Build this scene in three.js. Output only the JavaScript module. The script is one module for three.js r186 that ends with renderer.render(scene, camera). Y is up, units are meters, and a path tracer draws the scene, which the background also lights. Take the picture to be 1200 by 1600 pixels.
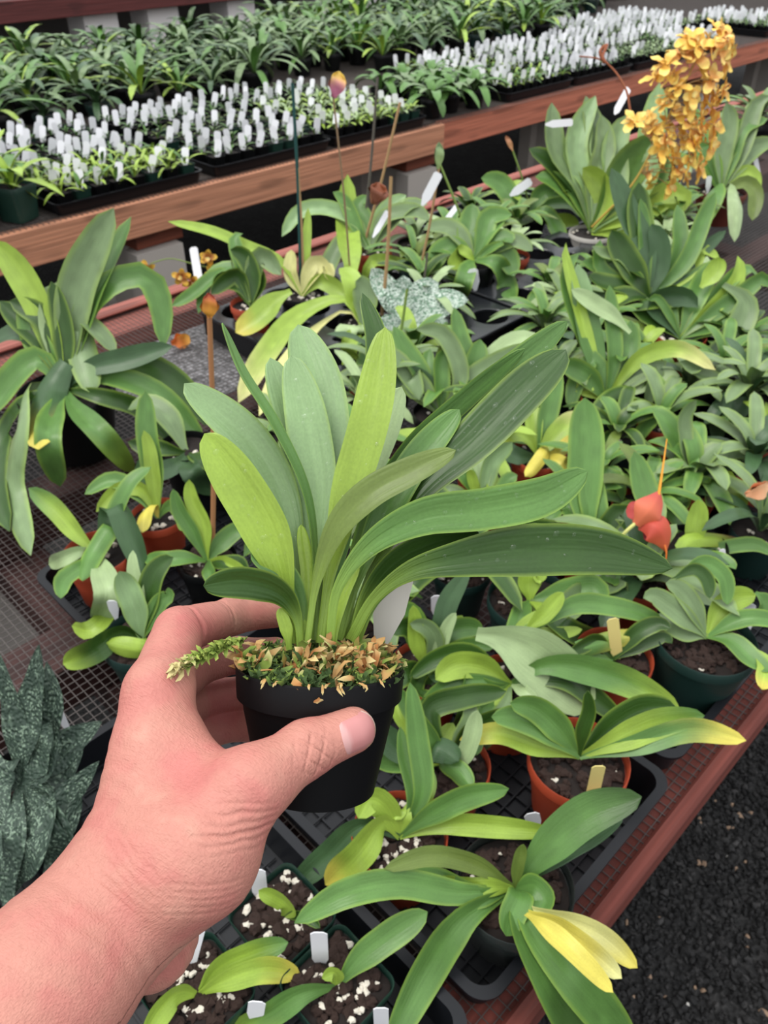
import * as THREE from 'three';
import { mergeGeometries } from 'three/addons/utils/BufferGeometryUtils.js';

// ---------------------------------------------------------------- camera, sky, exposure
const scene = new THREE.Scene();
const camera = new THREE.PerspectiveCamera(64.825, 1200 / 1600, 0.02, 200);
camera.position.set(0, 1.65, 0);
camera.lookAt(0.5560, 1.65 - 0.6178, -0.5560);
camera.focus = 0.36;
camera.userData.fStop = 22;
const renderer = new THREE.WebGLRenderer({ antialias: true });
renderer.toneMapping = THREE.LinearToneMapping;
renderer.toneMappingExposure = 1.5;
renderer.shadowMap.enabled = true;
function overcastSky() {              // even cloud seen through a milky roof, brighter overhead as cloud is
  const w = 64, h = 32, d = new Float32Array(w * h * 4);
  for (let j = 0; j < h; j++) for (let i = 0; i < w; i++) {
    const el = ((j + 0.5) / h - 0.5) * Math.PI, s = Math.max(0, Math.sin(el));
    const l = (1 + 2 * s) / 3 * 1.35, k = (j * w + i) * 4;
    d[k] = l * 0.98; d[k + 1] = l; d[k + 2] = l * 1.03; d[k + 3] = 1;
  }
  const t = new THREE.DataTexture(d, w, h, THREE.RGBAFormat, THREE.FloatType);
  t.mapping = THREE.EquirectangularReflectionMapping; t.magFilter = t.minFilter = THREE.LinearFilter; t.needsUpdate = true;
  return t;
}
scene.background = overcastSky();
scene.environment = scene.background;
const sun = new THREE.DirectionalLight(0xfffaf2, 1.1);   // the sun through cloud: a very wide soft disc
sun.position.set(-1.5, 9, -3.5); sun.target.position.set(1, 0.8, -1); sun.shadow.radius = 60;
sun.castShadow = true; sun.shadow.mapSize.set(2048, 2048);
Object.assign(sun.shadow.camera, { left: -8, right: 8, top: 8, bottom: -8, near: 0.5, far: 30 });
scene.add(sun, sun.target);

// ---------------------------------------------------------------- helpers
function rngOf(seed) { let a = seed >>> 0; return () => { a = (a + 0x6D2B79F5) | 0; let t = Math.imul(a ^ (a >>> 15), 1 | a); t = (t + Math.imul(t ^ (t >>> 7), 61 | t)) ^ t; return ((t ^ (t >>> 14)) >>> 0) / 4294967296; }; }
const rnd = rngOf(20240);
const V = (x, y, z) => new THREE.Vector3(x, y, z);
const lerp = (a, b, t) => a + (b - a) * t, clamp = (x, a = 0, b = 1) => Math.min(b, Math.max(a, x));
const smooth = (a, b, x) => { const t = clamp((x - a) / (b - a)); return t * t * (3 - 2 * t); };
function hash3(i, j, k) { let h = Math.imul(i, 374761393) ^ Math.imul(j, 668265263) ^ Math.imul(k, 1442695041); h = Math.imul(h ^ (h >>> 13), 1274126177); return ((h ^ (h >>> 16)) >>> 0) / 4294967296; }
function noise3(x, y, z) {
  const i = Math.floor(x), j = Math.floor(y), k = Math.floor(z), f = (t) => t * t * (3 - 2 * t), u = f(x - i), v = f(y - j), w = f(z - k);
  const L = (a, b, t) => a + (b - a) * t;
  return L(L(L(hash3(i, j, k), hash3(i + 1, j, k), u), L(hash3(i, j + 1, k), hash3(i + 1, j + 1, k), u), v), L(L(hash3(i, j, k + 1), hash3(i + 1, j, k + 1), u), L(hash3(i, j + 1, k + 1), hash3(i + 1, j + 1, k + 1), u), v), w);
}
const fbm = (x, y, z) => 0.55 * noise3(x, y, z) + 0.3 * noise3(x * 2.1 + 5, y * 2.1, z * 2.1) + 0.15 * noise3(x * 4.3, y * 4.3 + 9, z * 4.3);
const taken = new Map();
function numbered(name) { const n = taken.get(name) ?? 0; taken.set(name, n + 1); return n ? name + '_' + String(n).padStart(3, '0') : name; }
function lit(o) { o.castShadow = true; o.receiveShadow = true; return o; }
function part(name, geometry, material, parent, kind, label) { const m = lit(new THREE.Mesh(geometry, material)); m.name = name; if (kind) m.userData.kind = kind; if (label) m.userData.label = label; parent.add(m); return m; }
function thing(name, label, category, at = [0, 0, 0], group) { const g = new THREE.Group(); g.name = numbered(name); g.position.set(...at); g.userData = { label, category }; if (group) g.userData.group = group; scene.add(g); return g; }
function solo(name, label, category, geometry, material, at = [0, 0, 0], group) { const m = lit(new THREE.Mesh(geometry, material)); m.name = numbered(name); m.position.set(...at); m.userData = { label, category }; if (group) m.userData.group = group; scene.add(m); return m; }
function copyOf(o, at, turn, label, group, scale) { const c = o.clone(); c.name = numbered(o.name.replace(/_\d{3}$/, '')); c.userData = { ...o.userData }; c.position.set(...at); c.rotation.y = turn; if (scale) c.scale.setScalar(scale); if (label) c.userData.label = label; if (group) c.userData.group = group; scene.add(c); return c; }
function structure(name, geometry, material) { const m = lit(new THREE.Mesh(geometry, material)); m.name = name; m.userData.kind = 'structure'; scene.add(m); return m; }
function box(x0, x1, y0, y1, z0, z1) { const g = new THREE.BoxGeometry(x1 - x0, y1 - y0, z1 - z0); g.translate((x0 + x1) / 2, (y0 + y1) / 2, (z0 + z1) / 2); return g; }
function meshOf(pos, idx, uv, col) {
  const g = new THREE.BufferGeometry(); g.setAttribute('position', new THREE.Float32BufferAttribute(pos, 3));
  if (uv) g.setAttribute('uv', new THREE.Float32BufferAttribute(uv, 2)); if (col) g.setAttribute('color', new THREE.Float32BufferAttribute(col, 3));
  g.setIndex(idx); g.computeVertexNormals(); return g;
}
function texOf(n, fn, srgb, rep = [1, 1]) {          // a tile of n x n pixels; fn returns [r, g, b] in 0..1
  const d = new Uint8Array(n * n * 4);
  for (let j = 0; j < n; j++) for (let i = 0; i < n; i++) { const c = fn(i / n, j / n, i, j), k = (j * n + i) * 4; for (let q = 0; q < 3; q++) d[k + q] = clamp(c[q]) * 255; d[k + 3] = 255; }
  const t = new THREE.DataTexture(d, n, n, THREE.RGBAFormat); t.wrapS = t.wrapT = THREE.RepeatWrapping; t.magFilter = THREE.LinearFilter; t.minFilter = THREE.LinearMipmapLinearFilter; t.generateMipmaps = true;
  if (srgb) t.colorSpace = THREE.SRGBColorSpace; t.repeat.set(...rep); t.needsUpdate = true; return t;
}
function tnoise(u, v, fu, fv, s) {                    // noise that tiles over the unit square
  const x = u * fu, y = v * fv, i = Math.floor(x), j = Math.floor(y), f = (t) => t * t * (3 - 2 * t), a = f(x - i), b = f(y - j);
  const h = (p, q) => hash3(((p % fu) + fu) % fu, ((q % fv) + fv) % fv, s);
  return lerp(lerp(h(i, j), h(i + 1, j), a), lerp(h(i, j + 1), h(i + 1, j + 1), a), b);
}
function rectRing(hx, hz, rc, n) {                    // n points (multiple of 4) round a rounded rectangle
  const out = [], q = n / 4; rc = Math.min(rc, hx, hz);
  for (let c = 0; c < 4; c++) { const sx = [1, -1, -1, 1][c], sz = [1, 1, -1, -1][c]; for (let k = 0; k < q; k++) { const a = (c + (q > 1 ? k / (q - 1) : 0.5)) * Math.PI / 2; out.push([sx * (hx - rc) + rc * Math.cos(a), sz * (hz - rc) + rc * Math.sin(a)]); } }
  return out;
}
function loft(rings, n = 32, capFirst = true, capLast = false) {  // rings of [hx, hz, corner radius, y]
  const pos = [], idx = [];
  for (const [hx, hz, rc, y] of rings) for (const [x, z] of rectRing(hx, hz, rc, n)) pos.push(x, y, z);
  for (let r = 0; r + 1 < rings.length; r++) for (let k = 0; k < n; k++) { const a = r * n + k, b = r * n + (k + 1) % n, c = a + n, d = b + n; idx.push(a, c, b, b, c, d); }
  const cap = (r, up) => { const c = pos.length / 3; pos.push(0, rings[r][3], 0); for (let k = 0; k < n; k++) { const a = r * n + k, b = r * n + (k + 1) % n; up ? idx.push(c, b, a) : idx.push(c, a, b); } };
  if (capFirst) cap(0, false); if (capLast) cap(rings.length - 1, true);
  const g = meshOf(pos, idx); const flat = g.toNonIndexed(); flat.computeVertexNormals();
  return softened(flat, 0.7);
}
function softened(flat, minDot) {                     // smooth normals except over sharp edges
  const p = flat.attributes.position, n = flat.attributes.normal, map = new Map();
  for (let i = 0; i < p.count; i++) { const k = Math.round(p.getX(i) * 2e5) + ',' + Math.round(p.getY(i) * 2e5) + ',' + Math.round(p.getZ(i) * 2e5); (map.get(k) ?? map.set(k, []).get(k)).push(i); }
  const out = new Float32Array(p.count * 3);
  for (const l of map.values()) for (const i of l) { let x = 0, y = 0, z = 0; for (const j of l) { const d = n.getX(i) * n.getX(j) + n.getY(i) * n.getY(j) + n.getZ(i) * n.getZ(j); if (d > minDot) { x += n.getX(j); y += n.getY(j); z += n.getZ(j); } } const q = Math.hypot(x, y, z) || 1; out[i * 3] = x / q; out[i * 3 + 1] = y / q; out[i * 3 + 2] = z / q; }
  flat.setAttribute('normal', new THREE.BufferAttribute(out, 3)); return flat;
}
function tube(points, radius, seg = 12, sides = 7, ends = 1) {
  const c = new THREE.CatmullRomCurve3(points.map((p) => p.isVector3 ? p : V(...p))), g = new THREE.TubeGeometry(c, seg, radius, sides), p = g.attributes.position;
  if (ends !== 1) for (let i = 0; i < p.count; i++) { const t = Math.floor(i / (sides + 1)) / seg, o = c.getPointAt(t), k = lerp(1, ends, t); p.setXYZ(i, o.x + (p.getX(i) - o.x) * k, o.y + (p.getY(i) - o.y) * k, o.z + (p.getZ(i) - o.z) * k); }
  g.computeVertexNormals(); return g;
}

// ---------------------------------------------------------------- materials
const C = (hex) => new THREE.Color(hex);
const std = (color, roughness = 0.6, more = {}) => new THREE.MeshStandardMaterial({ color, roughness, ...more });
const woodMap = texOf(512, (u, v) => { const g = tnoise(u, v, 4, 90, 3) * 0.5 + tnoise(u, v, 9, 200, 4) * 0.5, k = tnoise(u, v, 6, 12, 8), q = 0.72 + 0.28 * g - 0.14 * smooth(0.72, 0.9, k); return [q, q * 0.98, q * 0.96]; }, true);
const woodBump = texOf(256, (u, v) => { const g = tnoise(u, v, 4, 90, 3); return [g, g, g]; });
const wood = (hex, rough = 0.75) => new THREE.MeshStandardMaterial({ color: hex, map: woodMap, bumpMap: woodBump, bumpScale: 0.0012, roughness: rough });
function boardUV(g, axis = 'x', s = 0.5) { const p = g.attributes.position, n = g.attributes.normal, uv = new Float32Array(p.count * 2); for (let i = 0; i < p.count; i++) { const a = axis === 'x' ? p.getX(i) : axis === 'z' ? p.getZ(i) : p.getY(i), ny = Math.abs(n.getY(i)) > 0.5, b = axis === 'x' ? (ny ? p.getZ(i) : p.getY(i)) : axis === 'z' ? (ny ? p.getX(i) : p.getY(i)) : p.getX(i) + p.getZ(i); uv[i * 2] = a * s; uv[i * 2 + 1] = b * s * 2; } g.setAttribute('uv', new THREE.BufferAttribute(uv, 2)); return g; }
const leafMap = texOf(512, (u, v) => { const s = tnoise(u, v, 64, 6, 11), m = tnoise(u, v, 6, 6, 12), f = tnoise(u, v, 120, 120, 13), q = 0.88 + 0.05 * s + 0.10 * (m - 0.5) + 0.05 * (f - 0.5); return [q, q, q * 0.98]; }, true, [14, 9]);
const leafBump = texOf(256, (u, v) => { const s = tnoise(u, v, 40, 3, 21) * 0.7 + tnoise(u, v, 24, 24, 22) * 0.3; return [s, s, s]; }, false, [25, 12]);
const leafMat = new THREE.MeshPhysicalMaterial({ vertexColors: true, map: leafMap, bumpMap: leafBump, bumpScale: 0.0002, roughness: 0.34, specularIntensity: 0.65 });
const fleckMap = texOf(512, (u, v) => { const a = tnoise(u, v, 52, 52, 31), b = tnoise(u, v, 12, 12, 32), c = tnoise(u, v, 110, 110, 33), k = smooth(0.5, 0.72, a * 0.65 + c * 0.35) * smooth(0.25, 0.6, b); return [lerp(0.18, 0.46, k), lerp(0.25, 0.54, k), lerp(0.20, 0.46, k)]; }, true, [9, 9]);
const fleckBump = texOf(256, (u, v) => { const s = tnoise(u, v, 22, 22, 34); return [s, s, s]; }, false, [16, 16]);
const fleckMat = new THREE.MeshStandardMaterial({ map: fleckMap, bumpMap: fleckBump, bumpScale: 0.002, roughness: 0.6 });
const downMap = texOf(512, (u, v) => { const a = tnoise(u, v, 44, 44, 35), b = tnoise(u, v, 18, 18, 36), k = smooth(0.3, 0.6, a * 0.5 + b * 0.5); return [lerp(0.42, 0.80, k), lerp(0.55, 0.85, k), lerp(0.45, 0.80, k)]; }, true, [14, 14]);
const downMat = new THREE.MeshStandardMaterial({ map: downMap, bumpMap: fleckBump, bumpScale: 0.004, roughness: 0.85 });
const petalMat = new THREE.MeshPhysicalMaterial({ vertexColors: true, roughness: 0.6, transmission: 0.0 });
const M = {
  t: std('#a8452a', 0.5), k: new THREE.MeshPhysicalMaterial({ color: '#0c0d0e', roughness: 0.45, specularIntensity: 0.5 }), g: std('#16302b', 0.45), h: new THREE.MeshPhysicalMaterial({ color: '#2b302e', roughness: 0.25 }), w: std('#c9c4bb', 0.7), q: std('#1d3a30', 0.45), r: std('#5c2417', 0.55),
  soil: std('#1b130f', 0.95), bark: std('#2a1911', 0.9), perlite: std('#cfc8b9', 0.95), tag: std('#ededf1', 0.45), yellowTag: std('#ecdb8a', 0.5), tray: new THREE.MeshPhysicalMaterial({ color: '#101114', roughness: 0.4, specularIntensity: 0.6 }), trayGrey: new THREE.MeshPhysicalMaterial({ color: '#14161a', roughness: 0.38, specularIntensity: 0.55 }),
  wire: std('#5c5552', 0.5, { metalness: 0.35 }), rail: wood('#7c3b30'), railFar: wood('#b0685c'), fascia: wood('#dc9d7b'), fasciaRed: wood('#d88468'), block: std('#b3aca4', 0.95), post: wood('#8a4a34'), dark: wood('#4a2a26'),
  stakeGreen: std('#1f4c4a', 0.45), stakeTan: std('#b08d63', 0.7), stakeGrey: std('#5d5750', 0.7), stem: std('#7d9448', 0.55), brown: std('#8a4b2c', 0.75), tie: std('#2f9c86', 0.5),
};
const TONE = { g: '#5d8543', d: '#355420', b: '#8cab78', l: '#98b548', y: '#d6c95a', p: '#a3ba88', o: '#6b7f3b', s: '#778f64', k: '#d9d790', e: '#44613f', r: '#5b2a1d', m: '#ffffff', v: '#ffffff' };
for (const k in TONE) TONE[k] = C(TONE[k]);

// ---------------------------------------------------------------- leaves
// A strap leaf along pts (base to tip): a thin closed blade with a folded middle and a rounded or pointed tip.
function leafGeo(pts, w, o = {}) {
  const N = o.seg ?? 14, K = o.across ?? 6, cup = o.cup ?? 0.28, th = o.thick ?? 0.0013, curve = new THREE.CatmullRomCurve3(pts, false, 'centripetal');
  const len = curve.getLength(), cb = o.base ?? TONE.g, ct = o.tip ?? cb, r = rngOf(o.seed ?? 1), ph = r() * 9, hue = (r() - 0.5) * 0.16, neck = o.neck ?? 0.24, from = o.from ?? 0.6, pow = o.pow ?? 2.3;
  const nh = o.normal ?? V(-0.42, 0.8, 0.42), pos = [], uv = [], col = [], idx = [], frames = [];
  let side = null; const T = V(0, 0, 0), t2 = V(0, 0, 0), n = V(0, 0, 0), c = new THREE.Color();
  for (let i = 0; i <= N; i++) {
    const s = i / N, p = curve.getPointAt(s); curve.getTangentAt(s, T);
    t2.crossVectors(T, nh);
    if (!side) { side = t2.lengthSq() > 0.01 ? t2.clone().normalize() : V(0.7, 0, 0.7); }
    else { side.addScaledVector(T, -side.dot(T)).normalize(); if (t2.lengthSq() > 0.05) { t2.normalize(); if (t2.dot(side) < 0) t2.negate(); side.lerp(t2, 0.12); } }
    side.addScaledVector(T, -side.dot(T)).normalize(); n.crossVectors(side, T).normalize();
    const grow = neck + (1 - neck) * smooth(o.start ?? 0, o.full ?? 0.46, s), tip = s > from ? Math.pow(Math.max(0, 1 - Math.pow((s - from) / (1 - from), pow)), o.blunt ?? 0.53) : 1;
    const hw = Math.max(w * 0.5 * grow * tip, w * 0.012), wob = 1 + 0.03 * Math.sin(s * 9 + ph);
    frames.push([p.clone(), side.clone(), n.clone(), hw]);
    for (let b = 0; b < 2; b++) for (let k = 0; k <= K; k++) {
      const v = k / K * 2 - 1, a = Math.abs(v), lift = cup * hw * (Math.pow(a, 1.4) - 0.45) + Math.sin(s * 13 + ph + v) * w * (o.wave ?? 0.012), t = (b ? -1 : 1) * th * 0.5 * (1 - a * a * a * a);
      pos.push(p.x + side.x * v * hw * wob + n.x * (lift + t), p.y + side.y * v * hw * wob + n.y * (lift + t), p.z + side.z * v * hw * wob + n.z * (lift + t));
      uv.push((v * 0.5 + 0.5) * w, s * len);
      const m = smooth(o.turn ?? 0.5, 1, s + 0.10 * (a - 0.5) + 0.12 * (noise3(s * 7 + ph, v * 2, ph) - 0.5)), q = (1 + hue) * (0.9 + 0.2 * fbm(s * len * 60 + ph, v * hw * 90, ph)) * (k === K / 2 ? 1.07 : 1) * (b ? 1.08 : 1);
      c.copy(cb).lerp(ct, m); if (o.foot) c.lerp(o.foot, 0.75 * smooth(0.42, 0.08, s)); if (o.rim && a > 0.9) c.lerp(o.rim, 0.5); col.push(c.r * q, c.g * q, c.b * q);
    }
  }
  const row = (K + 1) * 2;
  for (let i = 0; i < N; i++) for (let k = 0; k < K; k++) {
    const a = i * row + k, b = a + 1, d = a + row, e = d + 1, f = a + K + 1, g = f + 1, h = f + row, j = h + 1;
    idx.push(a, b, d, b, e, d, f, h, g, g, h, j);
  }
  const g = meshOf(pos, idx, uv, col); g.userData.frames = frames; return g;
}
function codeOpts(code, seed) {
  const o = { base: TONE[code[0]], tip: TONE[code[1] ?? code[0]], seed };
  if (code[1] === 'y' || code[1] === 'k') o.turn = 0.55; if (code[1] === 'r') { o.turn = 0.62; }
  if (!code[1] && 'gdbs'.includes(code[0])) o.rim = TONE.l;
  return o;
}
function matFor(code) { return code[0] === 'm' ? fleckMat : code[0] === 'v' ? downMat : leafMat; }
// n leaves in a spiral, inner ones steep and outer ones spreading; returns [code, width, points]
function rosette(n, len, w, codes, seed, y0 = 0, droop = 0.45) {
  const r = rngOf(seed), out = [];
  for (let i = 0; i < n; i++) {
    const a = i * 2.39996 + r() * 0.5, f = (i + 0.5) / n, el = lerp(1.35, 0.25, f) + (r() - 0.5) * 0.25, L = len * lerp(0.65, 1.08, Math.sin(f * 2.4)) * (0.85 + 0.3 * r()), ca = Math.cos(a), sa = Math.sin(a), pts = [V(ca * 0.004, y0 - 0.01, sa * 0.004)];
    let x = 0, y = y0, e = el; const S = 4; for (let k = 0; k < S; k++) { x += Math.cos(e) * L / S; y += Math.sin(e) * L / S; e -= droop * (0.5 + r() * 0.6); pts.push(V(ca * x, Math.max(y, y0 - 0.06), sa * x)); }
    out.push([codes[Math.floor(r() * codes.length)], w * (0.8 + 0.35 * r()), pts, V(-ca * 0.35, 1, -sa * 0.35)]);
  }
  return out;
}

// ---------------------------------------------------------------- pots, soil, tags
function potGeo(type, r, h) {
  const sq = type === 'q', f = sq ? 0.78 : type === 'w' ? 0.72 : 0.74, rc = (x) => sq ? x * 0.28 : x, n = sq ? 32 : 40, R = (x, y) => [x, x, rc(x), y], band = Math.min(0.018, h * 0.2), t = sq ? 0.0012 : 0.0016;
  const rows = [R(r * f * 0.2, 0), R(r * f, 0), R(lerp(r * f, r * 0.95, 1 - band / h), h - band), R(r * (sq ? 0.97 : 1), h - band + 0.0015), R(r, h - 0.001), R(r - t * 0.5, h), R(r - t, h - 0.001), R(r - t * 1.4, h - band), R(r * f - t, 0.004)];
  return loft(rows, n, true, true);
}
function soilGeo(type, r, y, seed) {
  const sq = type === 'q', n = 28, rings = 7, pos = [0, y, 0], idx = [];
  for (let k = 1; k <= rings; k++) { const q = r * k / rings; for (const [x, z] of rectRing(q, q, sq ? q * 0.28 : q, n)) pos.push(x, y + (noise3(x * 260 + seed, z * 260, seed) - 0.5) * (k === rings ? 0.001 : 0.006), z); }
  for (let k = 0; k < n; k++) idx.push(0, 1 + (k + 1) % n, 1 + k);
  for (let q = 0; q + 1 < rings; q++) for (let k = 0; k < n; k++) { const a = 1 + q * n + k, b = 1 + q * n + (k + 1) % n; idx.push(a, b, a + n, b, b + n, a + n); }
  const g = meshOf(pos, idx); const f = g.toNonIndexed(); f.computeVertexNormals(); return softened(f, 0.3);
}
function crumbs(n, r, y, size, seed, sq) {             // rough little lumps lying on the soil, joined into one part
  const q = rngOf(seed), list = [];
  for (let i = 0; i < n; i++) {
    const g = new THREE.IcosahedronGeometry(size * (0.4 + 0.9 * q() * q() + 0.2), 1), p = g.attributes.position, sd = q() * 50;
    let x, z; do { x = q() * 2 - 1; z = q() * 2 - 1; } while (!sq && x * x + z * z > 1);
    const sx = 0.7 + q() * 0.8, sy = 0.6 + q() * 0.4, a = q() * 6.3;
    for (let k = 0; k < p.count; k++) { const X = p.getX(k), Y = p.getY(k), Z = p.getZ(k), m = 0.45 + 1.1 * noise3(X / size * 2.2 + sd, Y / size * 2.2, Z / size * 2.2); p.setXYZ(k, X * m * sx, Y * m * sy, Z * m); }
    g.rotateY(a); g.translate(x * r, y + size * 0.25, z * r); g.deleteAttribute('uv'); g.computeVertexNormals(); list.push(g);
  }
  return mergeGeometries(list);
}
const potCache = new Map();
function addPot(root, [type, rcm, hcm], perlite, seed, near) {
  const r = rcm / 100, h = hcm / 100, key = type + rcm + ',' + hcm; if (!potCache.has(key)) potCache.set(key, potGeo(type, r, h));
  part('pot', potCache.get(key), M[type], root);
  const y = h * 0.86, ri = r * (type === 'q' ? 0.93 : 0.93);
  part('soil', soilGeo(type, ri, y, seed), M.soil, root);
  if (near) part('bark_chips', crumbs(90, ri * 0.85, y, 0.006, seed + 5, type === 'q'), M.bark, root, 'stuff');
  if (perlite) part('perlite', crumbs(perlite, ri * 0.85, y + 0.002, near ? 0.0036 : 0.0042, seed + 9, type === 'q'), M.perlite, root, 'stuff');
  return y;
}
function tagGeo(a, b, w, seed = 1, facing = V(-0.6, 0.2, 0.6)) {   // a plastic plant tag from its foot a to its head b
  const up = b.clone().sub(a), L = up.length(); up.normalize(); const s = V(0, 0, 0).crossVectors(up, facing).normalize(), n = V(0, 0, 0).crossVectors(s, up), h = w / 2, c = w * 0.22;
  const sh = new THREE.Shape([[-h * 0.25, -0.012], [h * 0.25, -0.012], [h, 0.01], [h, L - c], [h - c, L], [-h + c, L], [-h, L - c], [-h, 0.01]].map((p) => new THREE.Vector2(...p)));
  const g = new THREE.ExtrudeGeometry(sh, { depth: 0.0009, bevelEnabled: false }); g.applyMatrix4(new THREE.Matrix4().makeBasis(s, up, n).setPosition(a)); return g;
}

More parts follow.
